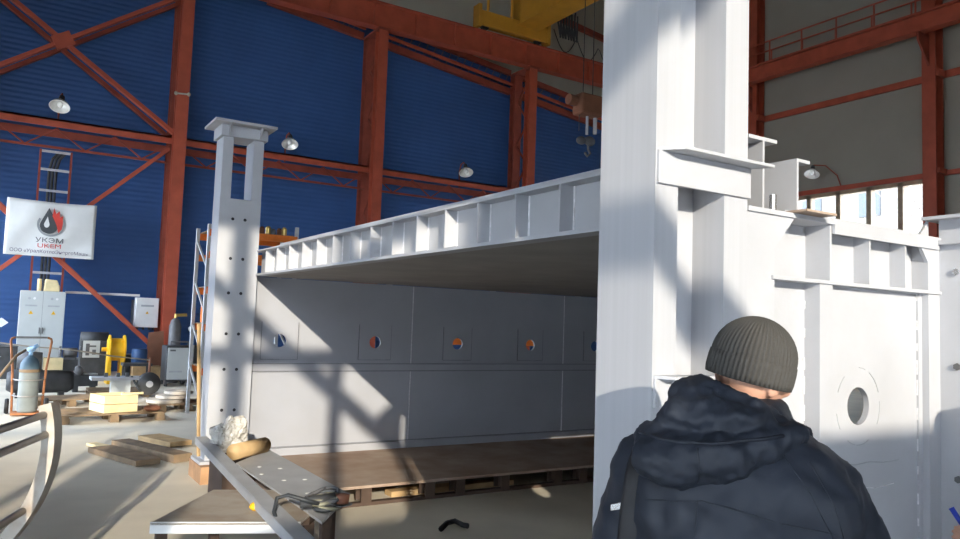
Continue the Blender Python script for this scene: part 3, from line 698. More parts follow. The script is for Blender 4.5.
# rope across the bay
ra, rb2, rc_ = at(-6, 342, 'Y', 15.5), at(70, 349.5, 'Y', 15.5), at(150, 360, 'Y', 17)
tag(MB().tube([ra, ra.lerp(rb2, .5)+Vector((0, 0, -.02)), rb2, rb2.lerp(rc_, .5)+Vector((0, 0, -.02)), rc_], .016, 6).build('barrier_rope', M['rope'], None, ra), 'thin rope stretched across the clutter in front of the cabinets', 'rope')
rp_ = MB().tube([(rc_.x, rc_.y, 0), (rc_.x, rc_.y, rc_.z+.05)], .025, 8).lathe([(0, 0), (.14, 0), (.14, .02), (0, .02)], (rc_.x, rc_.y, 0), n=16)
tag(rp_.build('rope_post', M['brown'], None, (rc_.x, rc_.y, 0)), 'thin brown post at the right end of the rope', 'post')

# ---- pallets, crate, discs, planks
def pallet(x, y, w, d, rz, label, h=.13):
    t = thing('pallet', label, 'pallet', (x, y, 0), 'wooden pallets on the hall floor')
    for i in range(6):
        yy = y-d/2+.05+i*(d-.1)/5; MB().box(x-w/2, x+w/2, yy-.05, yy+.05, h-.022, h).build('deck_board', M['wood_old'], t)
    for sx in (-1, 0, 1):
        for sy in (-1, 0, 1): MB().box(x+sx*(w/2-.06)-.06, x+sx*(w/2-.06)+.06, y+sy*(d/2-.06)-.06, y+sy*(d/2-.06)+.06, 0, h-.045).build('block', M['wood_old'], t)
        MB().box(x+sx*(w/2-.06)-.05, x+sx*(w/2-.06)+.05, y-d/2, y+d/2, h-.045, h-.022).build('stringer', M['wood_old'], t)
    t.rotation_euler.z = rz; return t
pa = at(105, 423, 'Z', 0); pallet(1.45, pa.y+.5, 1.45, .95, .12, 'weathered pallet under the bright wooden crate')
wc = thing('wooden_crate', 'bright pale wooden crate lying open on the front pallet', 'crate', (1.5, 12.95, .13))
for (x0, x1, y0, y1, nm) in ((1.27, 1.77, 12.68, 12.71, 'side_board'), (1.27, 1.77, 13.2, 13.23, 'side_board'), (1.27, 1.30, 12.71, 13.2, 'end_board'), (1.74, 1.77, 12.71, 13.2, 'end_board')):
    for k in range(2): MB().box(x0, x1, y0, y1, .135+k*.13, .255+k*.13).build(nm, M['wood_pale'], wc)
MB().box(1.30, 1.74, 12.71, 13.2, .132, .15).build('bottom_board', M['wood_pale'], wc)
MB().box(1.36, 1.68, 12.8, 13.1, .15, .36).build('packing_block', M['wood_pale'], wc, bevel=.03)
MB().box(1.5, 1.83, 12.63, 12.67, .40, .43).build('loose_slat', M['wood_pale'], wc)
wc.rotation_euler.z = .28
tag(MB().ell((2.05, 12.75, .18), (.13, .1, .05)).build('rag', M['brown'], None, (2.05, 12.75, .13), True), 'small dark rag beside the bright wooden crate', 'rag')
pallet(2.75, 14.08, 1.0, .8, .1, 'pallet under the stack of pale discs near the slotted pillar')
for i, (dx, dy, r, nm) in enumerate(((-.25, .05, .3, 'largest pale disc at the bottom of the stack on the pallet'), (-.12, .12, .27, 'middle pale disc of the stack on the pallet'), (.0, .2, .24, 'top pale disc of the stack on the pallet'))):
    zz = .131+i*.062
    tag(MB().lathe([(.05, 0), (r, 0), (r, .05), (.05, .05), (.05, 0)], (2.7+dx, 14.0+dy, zz), n=28).build('flange_disc', M['hoop'], None, (2.7+dx, 14.0+dy, zz)), nm, 'disc', 'pale discs on the pallet')
pallet(2.0, 16.6, 1.05, .9, 0, 'pallet in the shade behind the crate, under the saw table')
pallet(1.0, 15.2, 1.1, .8, .25, 'low pallet in front of the dark motor')
def plank(a, b, w, h, m, label, roll=0.):
    a, b = Vector(a), Vector(b); o = MB().bar(a, b, w, h).build('wooden_plank', m, None, (a+b)/2)
    o.location = (a+b)/2; return tag(o, label, 'plank', 'planks on the floor beside the pillar')
a, b = at(100, 452, 'Z', 0), at(148, 466, 'Z', 0)
plank((a.x, a.y, .04), (b.x, b.y, .04), .28, .06, M['wood_old'], 'dark plank lying nearest on the floor left of the pillar')
a, b = at(120, 447, 'Z', .0), at(192, 462, 'Z', .0)
plank((a.x, a.y, .05), (b.x-.1, b.y, .05), .22, .09, M['wood_old'], 'thick brown plank reaching to the foot of the pillar')
a, b = at(150, 441, 'Z', .0), at(196, 448, 'Z', 0)
plank((a.x, a.y+.1, .04), (b.x-.15, b.y+.15, .04), .3, .06, M['wood'], 'lighter plank lying behind the thick brown plank')
a, b = at(97, 447, 'Z', 0), at(125, 452, 'Z', 0)
plank((a.x-.05, a.y+.15, .02), (b.x-.15, b.y+.25, .02), .12, .03, M['wood_pale'], 'short pale plank end at the left of the floor planks')

# ---- machines and stores at the back
def machine(name, label, cat, parts, loc):
    t = thing(name, label, cat, loc)
    for nm, mb, m, sm in parts: mb.build(nm, m, t, smooth=sm)
    return t
mo = at(52, 398, 'Z', 0)
x, y = mo.x-.2, mo.y+.2
machine('compressor', 'dark motor compressor with a pale box on top, behind the gas cylinder', 'compressor', [
    ('tank', MB().lathe([(0, -.55), (.16, -.55), (.22, -.45), (.22, .45), (.16, .55), (0, .55)], (x, y, .3), (1, 0, 0), 22), M['dark'], True),
    ('motor', MB().lathe([(0, -.2), (.16, -.2), (.18, 0), (.16, .2), (0, .2)], (x-.2, y, .68), (1, 0, 0), 20), M['dark2'], True),
    ('pump', MB().box(x+.3, x+.55, y-.12, y+.12, .5, .72), M['dark'], False),
    ('foot', MB().box(x-.4, x-.3, y-.15, y+.15, 0, .12), M['dark'], False), ('foot', MB().box(x+.3, x+.4, y-.15, y+.15, 0, .12), M['dark'], False),
    ('control_box', MB().box(x+.02, x+.34, y-.18, y+.1, .52, .74), M['wood_pale'], False)], (x, y, 0))
sa = at(116, 398, 'Z', .13); x, y = sa.x+.05, sa.y+.3
ts = thing('saw_table', 'small saw table with pale top and round dark motor, on the shaded pallet', 'table', (x, y, .13))
MB().box(x-.45, x+.5, y-.2, y+.25, .43, .48).build('table_top', M['plate_grey'], ts)
MB().box(x-.12, x+.2, y-.12, y+.12, .13, .43).build('pedestal', M['cabinet'], ts)
MB().lathe([(0, -.12), (.19, -.12), (.21, 0), (.19, .12), (0, .12)], (x+.5, y-.1, .36), (0, 1, 0), 22).build('motor', M['dark'], ts, smooth=True)
MB().lathe([(0, -.14), (.06, -.14), (.06, -.12)], (x+.5, y-.1, .36), (0, 1, 0), 12).build('motor_hub', M['plate_grey'], ts)
MB().tube([(x+.2, y-.15, .5), (x+.3, y-.25, .3), (x+.4, y-.2, .2)], .02, 8).build('lead', M['cable'], ts)
for dx in (-.2, 0, .15): MB().box(x+dx-.03, x+dx+.03, y, y+.06, .48, .55).build('clamp', M['dark2'], ts)
x = at(114, 365, 'Y', 19.5).x; y = 19.5
yr = thing('hose_reel', 'bright yellow cable reel stand among the dark machines', 'reel', (x, y, .0))
MB().box(x-.16, x-.08, y-.2, y+.2, .08, 1.0).box(x-.16, x-.08, y-.3, y+.3, 0, .08).build('side_frame', M['yellow'], yr)
MB().box(x+.1, x+.2, y-.2, y+.2, .08, 1.0).box(x+.1, x+.2, y-.3, y+.3, 0, .08).build('side_frame', M['yellow'], yr)
MB().lathe([(0, -.17), (.34, -.17), (.34, -.14), (.26, -.14), (.26, .14), (.34, .14), (.34, .17), (0, .17)], (x+.03, y, .78), (1, 0, 0), 28).build('drum', M['yellow'], yr)
MB().tube([(x-.28, y, .78), (x-.16, y, .78)], .05, 10).build('crank', M['yellow'], yr)
x = at(93, 360, 'Y', 20.5).x; y = 20.5
machine('welding_machine', 'dark welding machine with a pale striped panel, left of the yellow reel', 'machine', [
    ('case', MB().box(x-.3, x+.32, y-.3, y+.3, .1, .95), M['dark'], False), ('panel', MB().box(x-.26, x+.1, y-.315, y-.3, .55, .95), M['cabinet'], False),
    ('marking', MB().box(x-.2, x-.12, y-.32, y-.315, .6, .88).box(x-.12, x+.02, y-.32, y-.315, .8, .84).box(x-.06, x+.02, y-.32, y-.315, .62, .74), M['dark2'], False),
    ('top_hood', MB().lathe([(0, -.3), (.2, -.3), (.2, .3), (0, .3)], (x, y, .95), (1, 0, 0), 18), M['dark'], True),
    ('base', MB().box(x-.35, x+.37, y-.33, y+.33, 0, .1), M['dark2'], False)], (x, y, 0))
x = at(139, 350, 'Y', 20.5).x
tag(MB().box(x-.16, x+.16, 20.2, 20.6, 0, .42).build('wooden_box', M['wood'], None, (x, 20.4, 0), bevel=.01), 'plain wooden box carrying the blue barrel', 'box')
tag(MB().lathe([(0, 0), (.17, 0), (.18, .02), (.18, .12), (.185, .13), (.18, .14), (.18, .32), (.17, .34), (0, .34)], (x, 20.4, .421), n=22).build('barrel', M['barrel'], None, (x, 20.4, .421), True), 'small blue barrel on a wooden box', 'barrel')
x = at(155, 366, 'Y', 19.8).x
tag(MB().box(x-.15, x+.12, 19.6, 20.0, 0, .38).build('wooden_box', M['wood'], None, (x, 19.8, 0), bevel=.01), 'wooden box standing left of the welding cart', 'box')
x = at(156, 345, 'Y', 20.9).x
tag(MB().hexa([(x-.25, 20.8, 0), (x+.2, 20.8, 0), (x+.2, 20.83, 0), (x-.25, 20.83, 0), (x-.15, 21.2, 1.15), (x+.22, 21.2, 1.2), (x+.22, 21.23, 1.2), (x-.15, 21.23, 1.15)]).build('steel_sheet', M['brown'], None, (x, 20.9, 0)), 'rust-brown steel sheet leaning at the foot of the first red column', 'sheet')
# low dark stores along the wall
for k, (px, w, h, lab) in enumerate(((-4, .8, .75, 'dark bin at the left edge behind the gas cylinder'), (75, .5, .45, 'low dark tool chest right of the two-door cabinet'), (127, .4, .55, 'dark box between the yellow reel and the blue barrel'))):
    x = at(px, 370, 'Y', 21.2).x
    t = thing('tool_chest', lab, 'chest', (x, 21.2, 0), 'dark chests along the wall')
    MB().box(x-w/2, x+w/2, 20.95, 21.45, 0, h).build('body', M['dark'], t, bevel=.02)
    MB().box(x-w/2-.01, x+w/2+.01, 20.93, 21.46, h, h+.04).build('lid', M['dark2'], t)
    MB().tube([(x-.08, 20.93, h*.7), (x-.08, 20.9, h*.7), (x+.08, 20.9, h*.7), (x+.08, 20.93, h*.7)], .012, 6).build('handle', M['chrome'], t)
# darker clutter between the motor and the saw table
q = at(82, 397, 'Z', 0); x, y = q.x+.1, 17.55
machine('pipe_bender', 'low dark bending machine with loose pale sheets on top, left of the saw table', 'machine', [
    ('bed', MB().box(x-.22, x+.25, y-.15, y+.2, .12, .34), M['dark'], False), ('foot', MB().box(x-.2, x-.1, y-.12, y+.15, 0, .12), M['dark'], False), ('foot', MB().box(x+.12, x+.22, y-.12, y+.15, 0, .12), M['dark'], False),
    ('roller', MB().lathe([(0, -.14), (.09, -.14), (.09, .14), (0, .14)], (x-.1, y, .43), (0, 1, 0), 18), M['dark2'], True),
    ('pale_sheet', MB().obox((x+.1, y, .36), (.13, .03, 0), (-.02, .09, 0), (0, 0, .012)), M['cabinet'], False)], (x, y, 0))
q = at(62, 384, 'Z', 0); x, y = q.x+.1, 19.2
machine('grinding_stand', 'dark pedestal grinder standing behind the compressor', 'grinder', [
    ('pedestal', MB().box(x-.12, x+.12, y-.12, y+.12, 0, .62), M['dark'], False), ('motor', MB().lathe([(0, -.14), (.1, -.14), (.1, .14), (0, .14)], (x, y, .72), (1, 0, 0), 18), M['dark2'], True),
    ('wheel', MB().lathe([(0, -.02), (.13, -.02), (.13, .02), (0, .02)], (x-.2, y, .72), (1, 0, 0), 20), M['dark2'], True), ('wheel', MB().lathe([(0, -.02), (.13, -.02), (.13, .02), (0, .02)], (x+.2, y, .72), (1, 0, 0), 20), M['dark2'], True)], (x, y, 0))
q = at(112, 372, 'Z', 0); x, y = 2.35, 18.6
machine('work_stand', 'dark work stand with a shelf standing behind the saw table, right of the yellow reel', 'stand', [
    ('worktop', MB().box(x-.05, x+.55, y-.2, y+.25, .46, .52), M['dark'], False), ('shelf', MB().box(x-.03, x+.53, y-.18, y+.23, .16, .19), M['dark'], False)]+
    [('leg', MB().box(x+a-.02, x+a+.02, y+b_-.02, y+b_+.02, 0, .46), M['dark'], False) for a in (0, .5) for b_ in (-.16, .2)], (x+.25, y, 0))
# welding cart + bottle
x = at(177, 360, 'Y', 18.6).x; y = 18.6
wm = thing('welding_cart', 'wheeled welding machine with a white front, left of the pillar', 'machine', (x, y, 0))
MB().box(x-.27, x+.24, y-.2, y+.45, .12, .92).build('case', M['dark'], wm, bevel=.02)
MB().box(x-.24, x+.2, y-.225, y-.2, .16, .88).build('front_panel', M['cabinet'], wm)
MB().box(x-.2, x-.08, y-.232, y-.225, .80, .84).build('badge', M['dark2'], wm)
MB().box(x-.2, x+.08, y-.232, y-.225, .32, .36).build('marking', M['label_grey'], wm)
MB().tube([(x+.28, y-.2, .1), (x+.3, y-.2, .95)], .025, 8).build('handle', M['cabinet'], wm)
for sx in (-.24, .22):
    for sy in (-.12, .4): MB().lathe([(0, -.03), (.07, -.03), (.07, .03), (0, .03)], (x+sx, y+sy, .07), (1, 0, 0), 16).build('wheel', M['dark2'], wm)
MB().tube([(x-.2, y-.2, .95), (x-.2, y-.25, 1.02), (x+.18, y-.25, 1.02), (x+.18, y-.2, .95)], .018, 8).build('top_handle', M['dark2'], wm)
x2 = at(175, 330, 'Y', 19.5).x
gb = thing('gas_cylinder', 'dark gas cylinder with brass regulator behind the white-fronted welding cart', 'gas cylinder', (x2, 19.5, 0))
MB().lathe([(0, 0), (.13, 0), (.14, .03), (.14, 1.35), (.1, 1.5), (.05, 1.55), (0, 1.55)], (x2, 19.5, 0), n=20).build('body', M['dark2'], gb, smooth=True)
MB().tube([(x2, 19.5, 1.54), (x2, 19.5, 1.66)], .035, 10).tube([(x2, 19.45, 1.62), (x2+.24, 19.42, 1.64)], .04, 10).build('regulator', M['brass'], gb)
x3 = at(191, 345, 'Y', 19.5).x
vs_ = thing('bench_vice', 'dark clutter stand with a small pale lamp head right of the welding cart', 'stand', (x3, 19.5, 0))
MB().box(x3-.18, x3+.18, 19.3, 19.7, 0, .9).build('cabinet', M['dark'], vs_)
MB().tube([(x3, 19.5, .9), (x3, 19.5, 1.25)], .05, 10).build('stem', M['dark'], vs_)
MB().ell((x3-.03, 19.45, 1.3), (.07, .07, .07)).build('head', M['white'], vs_, smooth=True)

# ---- orange rack behind the pillar
ry = 12.6
rk = thing('pallet_rack', 'orange and galvanised pallet rack standing behind the slotted pillar', 'rack', (3.3, ry+.4, 0))
xl, xr = 2.71, 4.15
for xx in (xl, xr):
    for yy in (ry, ry+.85):
        MB().box(xx-.027, xx+.027, yy-.03, yy+.03, 0, 3.2 if xx > 3 else 3.12).build('upright', M['rack_grey'], rk)
    fr = MB(); 
    for k in range(4): fr.bar((xx, ry, .3+k*.7), (xx, ry+.85, .8+k*.7), .03, .03)
    fr.build('frame_bracing', M['rack_grey'], rk)
for z in (.75, 1.45, 2.05, 2.62, 2.98):
    for yy in (ry-.03, ry+.85):
        MB().box(xl, xr, yy-.025, yy+.025, z-.055, z+.055).build('beam', M['orange'], rk)
for z in (.75, 1.45, 2.05, 2.98):
    MB().box(xl+.04, xr-.04, ry, ry+.85, z+.055, z+.07).build('shelf_board', M['wood_old'], rk)
for i in range(9):
    x = 3.2+i*.095 + (.02 if i % 2 else 0); r = .045
    tag(MB().lathe([(0, 0), (r, 0), (r, .07+.02*(i % 3)), (r*.5, .1+.02*(i % 3)), (0, .1+.02*(i % 3))], (x, ry+.1+.03*(i % 2), 3.051), n=12).build('fitting', [M['dark2'], M['brown'], M['brass']][i % 3], None, (x, ry+.1, 3.051)), 'small dull metal fitting in the row on top of the orange rack', 'fitting', 'fittings along the top of the orange rack')
for (x, z, m, lab) in ((2.9, 1.52, M['orange'], 'orange case on the rack showing through the first port'), (3.85, 1.52, M['barrel'], 'blue case on the rack showing through the second port')):
    tag(MB().box(x-.15, x+.15, ry+.1, ry+.5, z+.001, z+.3).build('storage_case', m, None, (x, ry+.3, z), bevel=.02), lab, 'case')
rk2 = thing('pallet_rack', 'second orange rack far behind the box, glimpsed through the ports', 'rack', (9, 14.5, 0))
for xx in (6.8, 9.4, 11.9): MB().box(xx-.05, xx+.05, 14.4, 14.5, 0, 2.9).build('upright', M['rack_grey'], rk2)
for z in (.9, 1.28, 2.1): MB().box(6.8, 11.9, 14.36, 14.44, z-.09, z+.09).build('beam', M['orange'], rk2)
# pale lath beside the pillar
a, b = at(201, 324, 'Y', 7.83), at(196.5, 458, 'Y', 7.83)
tag(MB().bar((a.x-.02, 7.83, a.z), (b.x, 7.75, b.z+.03), .024, .024).build('wooden_lath', M['wood'], None, (b.x, 7.8, b.z)), 'long pale lath leaning against the left side of the slotted pillar', 'lath')

# ================================================================== FOREGROUND CLUTTER
ax = Vector((.356, .9345, 0)).normalized(); sd = Vector((ax.y, -ax.x, 0)); uz = Vector((0, 0, 1))
hf = thing('hoop_frame', 'worn curved steel hoop with tube spokes at the left edge', 'hoop', (-.5, 5.7, 0))
HR = .87; hc = CAM + (rt*((-110-480)/FPX)-up*((440-269.5)/FPX)+fw)*4.25
hc.z = HR+.004
def hp(a, r, d=0.): return hc + sd*(r*math.cos(a)) + uz*(r*math.sin(a)) + ax*d
AR = [math.radians(-196+212*k/64) for k in range(65)]
def arc_strip(r0, r1, d0, d1, name, m):
    vs = []
    for a in AR: vs += [hp(a, r0, d0), hp(a, r0, d1), hp(a, r1, d1), hp(a, r1, d0)]
    fs = [(0, 1, 2, 3)]; 
    for k in range(len(AR)-1):
        q, w = k*4, (k+1)*4
        for i in range(4): fs.append((q+i, w+i, w+(i+1) % 4, q+(i+1) % 4))
    q = (len(AR)-1)*4; fs.append((q, q+1, q+2, q+3)[::-1])
    return MB().add(vs, fs).build(name, m, hf)
arc_strip(HR, HR-.012, -.065, .065, 'rim', M['hoop'])
arc_strip(HR-.012, HR-.07, -.065, -.055, 'flange', M['hoop'])
for a_, l_ in ((12, 2.6), (4, 2.6), (-27, 2.6), (-190, 2.6), (-150, 2.6)):
    a = math.radians(a_); MB().tube([hp(a, HR-.05, .05), hp(a, HR-.05, -l_)], .021, 14).build('tube_rail', M['tube'], hf, smooth=True)

# low bench with a white front edge
fwd = Vector((math.sin(YAW), math.cos(YAW), 0)); rgt = Vector((math.cos(YAW), -math.sin(YAW), 0))
q = at(150, 523, 'Z', .45); e = at(300, 523, 'Z', .45)
side = (at(211, 491, 'Z', .45)-q)
bt = thing('steel_bench', 'low rusty steel bench with a white painted front edge', 'bench', (q.x+.4, q.y+.3, 0))
u_ = (e-q)
MB().prism([q, q+u_, q+u_+side*1.05, q+side*1.05], (0, 0, -.012)).build('bench_top', M['bench'], bt)
MB().hexa([q+Vector((0, 0, -.06)), q+u_+Vector((0, 0, -.06)), q+u_+side*.02+Vector((0, 0, -.06)), q+side*.02+Vector((0, 0, -.06)), q+Vector((0, 0, .004)), q+u_+Vector((0, 0, .004)), q+u_+side*.02+Vector((0, 0, .004)), q+side*.02+Vector((0, 0, .004))]).build('front_edge', M['white'], bt)
for f0 in (.05, .93):
    for g0 in (.06, .98):
        c = q+u_*f0+side*g0; MB().box(c.x-.03, c.x+.03, c.y-.03, c.y+.03, 0, .44).build('leg', M['rust_dark'], bt)
# grey plate on a trestle
P4 = [at(236, 463, 'Z', .46), at(268, 449, 'Z', .46), at(350, 494, 'Z', .46), at(322, 522, 'Z', .46)]
gp = thing('perforated_plate', 'grey steel plate with small painted sun spots lying behind the grey channel', 'plate', (1.9, 5.6, .45))
MB().prism(P4, (0, 0, -.015)).build('plate', M['plate_grey'], gp)
for u, v in ((.2, .3), (.35, .6), (.5, .35), (.62, .7), (.3, .15), (.75, .4)):  # white discs paint small spots of sunlight onto the plate
    c = P4[0].lerp(P4[1], v).lerp(P4[3].lerp(P4[2], v), u); MB().lathe([(0, 0), (.018, 0), (.015, .003), (0, .003)], c, n=12).build('sun_spot', M['white'], gp)
tt = thing('trestle', 'dark steel trestle under the grey plate', 'trestle', (1.9, 5.6, 0))
for u in (.12, .85):
    a = P4[0].lerp(P4[3], u); b = P4[1].lerp(P4[2], u)
    MB().bar((a.x, a.y, .405), (b.x, b.y, .405), .06, .07).build('cross_bar', M['rust_dark'], tt)
    for c in (a.lerp(b, .12), a.lerp(b, .88)): MB().box(c.x-.03, c.x+.03, c.y-.03, c.y+.03, 0, .37).build('leg', M['rust_dark'], tt)
# grey channel lying diagonally
a, b = at(201, 437, 'Z', .53), at(310, 545, 'Z', .53)
d = (b-a).normalized(); sdd = d.cross(uz)
ch = MB().obox((a+b)/2, (b-a)/2, sdd*.05, uz*.005)
for s in (-1, 1): ch.obox((a+b)/2+sdd*(s*.045)-uz*.03, (b-a)/2, sdd*.005, uz*.03)
tag(ch.build('steel_channel', M['plate_grey'], None, (a+b)/2), 'long grey steel channel lying diagonally across the bench and plate', 'channel')
# block below its far end
tag(MB().box(a.x+.1, a.x+.46, a.y-.45, a.y+.05, 0, .45).build('support_block', M['rust_dark'], None, (a.x, a.y, 0)), 'rusty support block under the far end of the grey channel and the film bundle', 'block')
# log and film
a, b = at(236, 458, 'Z', .50), at(268, 450, 'Z', .50)
tag(MB().tube([a+Vector((0, .1, .03)), b+Vector((0, .1, .03))], .066, 16).build('wood_roll', M['wood'], None, a, True), 'yellowish roll of wood lying on the far end of the grey plate', 'roll')
c = at(233, 436, 'Y', 6.95)
fm = MB()
for i in range(16):
    fm.ell(c+Vector((random.uniform(-.13, .13), random.uniform(-.08, .08), random.uniform(-.14, .12))), (random.uniform(.04, .09), random.uniform(.03, .08), random.uniform(.05, .12)), 12)
fo = fm.build('plastic_film', M['film'], None, c); blob(fo, .012, 1, [(.06, .05), (.02, .02)]); tag(fo, 'crumpled bundle of pale plastic film at the foot of the slotted pillar', 'plastic film')
for p in fo.data.polygons: p.use_smooth = False
# cable, coil and cap
c = at(325, 512, 'Z', .49)
co = thing('cable_coil', 'tangled coil of olive cable with coloured ends on the near corner of the plate', 'cable', c)
for i in range(6):
    pts = []; ph = random.uniform(0, 6); tx, ty = random.uniform(-.4, .4), random.uniform(-.4, .4)
    for k in range(25):
        aa = 2*PI*k/24+ph; r = .1+.02*math.sin(3*aa+i)
        pts.append(c+Vector((r*math.cos(aa), r*math.sin(aa)*.8, .02+.012*i+.05*(tx*math.cos(aa)+ty*math.sin(aa))+.02)))
    MB().tube(pts, .011, 6).build('loop', [M['cable_olive'], M['cable'], M['cable_olive'], M['dark2'], M['cable_olive'], M['dark2']][i], co, smooth=True)
pts = [at(x, y, 'Z', z) for x, y, z in ((322, 505, .55), (305, 500, .60), (288, 495, .62), (277, 498, .6), (274, 512, .55), (278, 525, .5), (283, 540, .46))]
tag(MB().tube(pts, .012, 8).build('power_lead', M['cable'], None, pts[0], True), 'black power lead looping over the grey channel', 'cable')
a = at(300, 503, 'Z', .56)
ag = thing('angle_grinder', 'dark angle grinder lying on the grey channel', 'grinder', a)
MB().tube([a, a+Vector((.2, -.05, .02))], [.03, .036], 12).build('body', M['dark'], ag, smooth=True)
MB().lathe([(0, -.02), (.04, -.02), (.045, .03), (.0, .04)], a+Vector((.24, -.06, .01)), (0, 0, 1), 16).build('gear_head', M['brown'], ag, smooth=True)
MB().lathe([(0, -.028), (.062, -.028), (.062, -.024), (0, -.024)], a+Vector((.24, -.06, .01)), (0, 0, 1), 24).build('disc', M['dark2'], ag)
MB().tube([a+Vector((.24, -.06, .0)), a+Vector((.25, .06, .03))], .014, 10).build('side_handle', M['black'], ag)
c = at(257, 511, 'Z', .45)
gv = MB().ell(c+Vector((0, 0, .03)), (.05, .04, .03)).ell(c+Vector((.04, -.03, .025)), (.03, .02, .02)).build('work_glove', M['yellow'], None, c); blob(gv, .006, 3); tag(gv, 'small orange-yellow glove on the rusty bench', 'glove')
pts = [at(x, y, 'Z', .03) for x, y in ((441, 529), (447, 523), (455, 521), (463, 525), (468, 526))]
tag(MB().tube(pts, .022, 8).build('bent_hose', M['black'], None, pts[0], True), 'short bent piece of black hose on the shaded floor', 'hose')

# ================================================================== OUTSIDE THE WINDOWS
tag(MB().box(RX+1, 80, -40, 70, -.4, -.05).box(-60, LX-.4, -40, 70, -.4, -.05).box(LX-.4, RX+1, -40, RY-.4, -.4, -.05).build('outside_ground', M['snow'], None), 'pale ground outside the windows', 'ground')['kind'] = 'structure'
bg = thing('apartment_building', 'cream building seen through the windows of the beige wall', 'building', (52, 35, 0))
MB().box(50, 60, 18, 60, 0, 18).build('facade', M['cream_wall'], bg)
for k in range(9):
    y = 20+k*4.4
    for z in (3, 6.5, 10, 13.5): MB().box(49.9, 50.02, y, y+1.5, z, z+1.7).build('pane', M['grey_glass'], bg)
tr2 = thing('bare_tree', 'bare tree outside the windows', 'tree', (42, 23, 0))
MB().tube([(42, 23, 0), (42.1, 23.1, 4), (42, 23, 9)], [.22, .16, .06], 8).build('trunk', M['bark'], tr2)
l = MB()
for i in range(26):
    z = 3+i*.22; a = random.uniform(0, 6.3); L_ = random.uniform(1.2, 3)
    p = Vector((42, 23, z)); q = p+Vector((math.cos(a)*L_, math.sin(a)*L_, L_*.7)); l.tube([p, p.lerp(q, .5)+Vector((0, 0, .15)), q], [.05, .035, .012], 5)
    for k in range(3):
        m0 = p.lerp(q, random.uniform(.4, .9)); l.tube([m0, m0+Vector((random.uniform(-.6, .6), random.uniform(-.6, .6), random.uniform(.2, .8)))], [.02, .008], 4)
l.build('branches', M['bark'], tr2)

# ================================================================== PEOPLE
class Fig:
    def __init__(s, loc, az): s.loc = Vector(loc); s.f = Vector((math.sin(az), math.cos(az), 0)); s.r = Vector((math.cos(az), -math.sin(az), 0))
    def __call__(s, x, y, z): return s.loc + s.r*x + s.f*y + Vector((0, 0, z))
    def rot(s, yaw=0., roll=0., pitch=0.):
        base = Matrix((s.r, s.f, (0, 0, 1))).transposed()
        return base @ Matrix.Rotation(-yaw, 3, 'Z') @ Matrix.Rotation(-pitch, 3, 'X') @ Matrix.Rotation(roll, 3, 'Y')

def hand(mb, wrist, dirv, palmn, s=1., curl=.5, spread=1.):
    """palm and five separate bent fingers; dirv along the hand, palmn out of the palm"""
    d = Vector(dirv).normalized(); n_ = Vector(palmn); n_ = (n_-d*n_.dot(d)).normalized(); w = d.cross(n_)
    for k in (-1, 0, 1): mb.cap(wrist+w*(.012*k), .021*s, wrist+d*(.085*s)+w*(.025*k*s), .016*s)
    for k, L_ in ((-1.5, .072), (-.5, .083), (.5, .078), (1.5, .06)):
        p = wrist+d*(.088*s)+w*(.0205*k*s); c = 0.25
        dirc = d
        for seg in range(3):
            ang = curl*(.5+.5*seg)
            dirc = (d*math.cos(ang)+n_*math.sin(ang)).normalized()
            q = p+dirc*(L_*s*(.45, .32, .25)[seg]); r0 = (.0095, .0085, .0075, .0065)
            mb.cap(p, r0[seg]*s, q, r0[seg+1]*s); p = q
    p = wrist+d*(.03*s)-w*(.028*s)
    for (v, L_, r0, r1) in ((d*.6-w*.6+n_*.35, .045, .0135, .011), (d*.85-w*.1+n_*.55, .034, .011, .009), (d*.8+w*.1+n_*.6, .026, .009, .0075)):
        q = p+v.normalized()*(L_*s); mb.cap(p, r0*s, q, r1*s); p = q

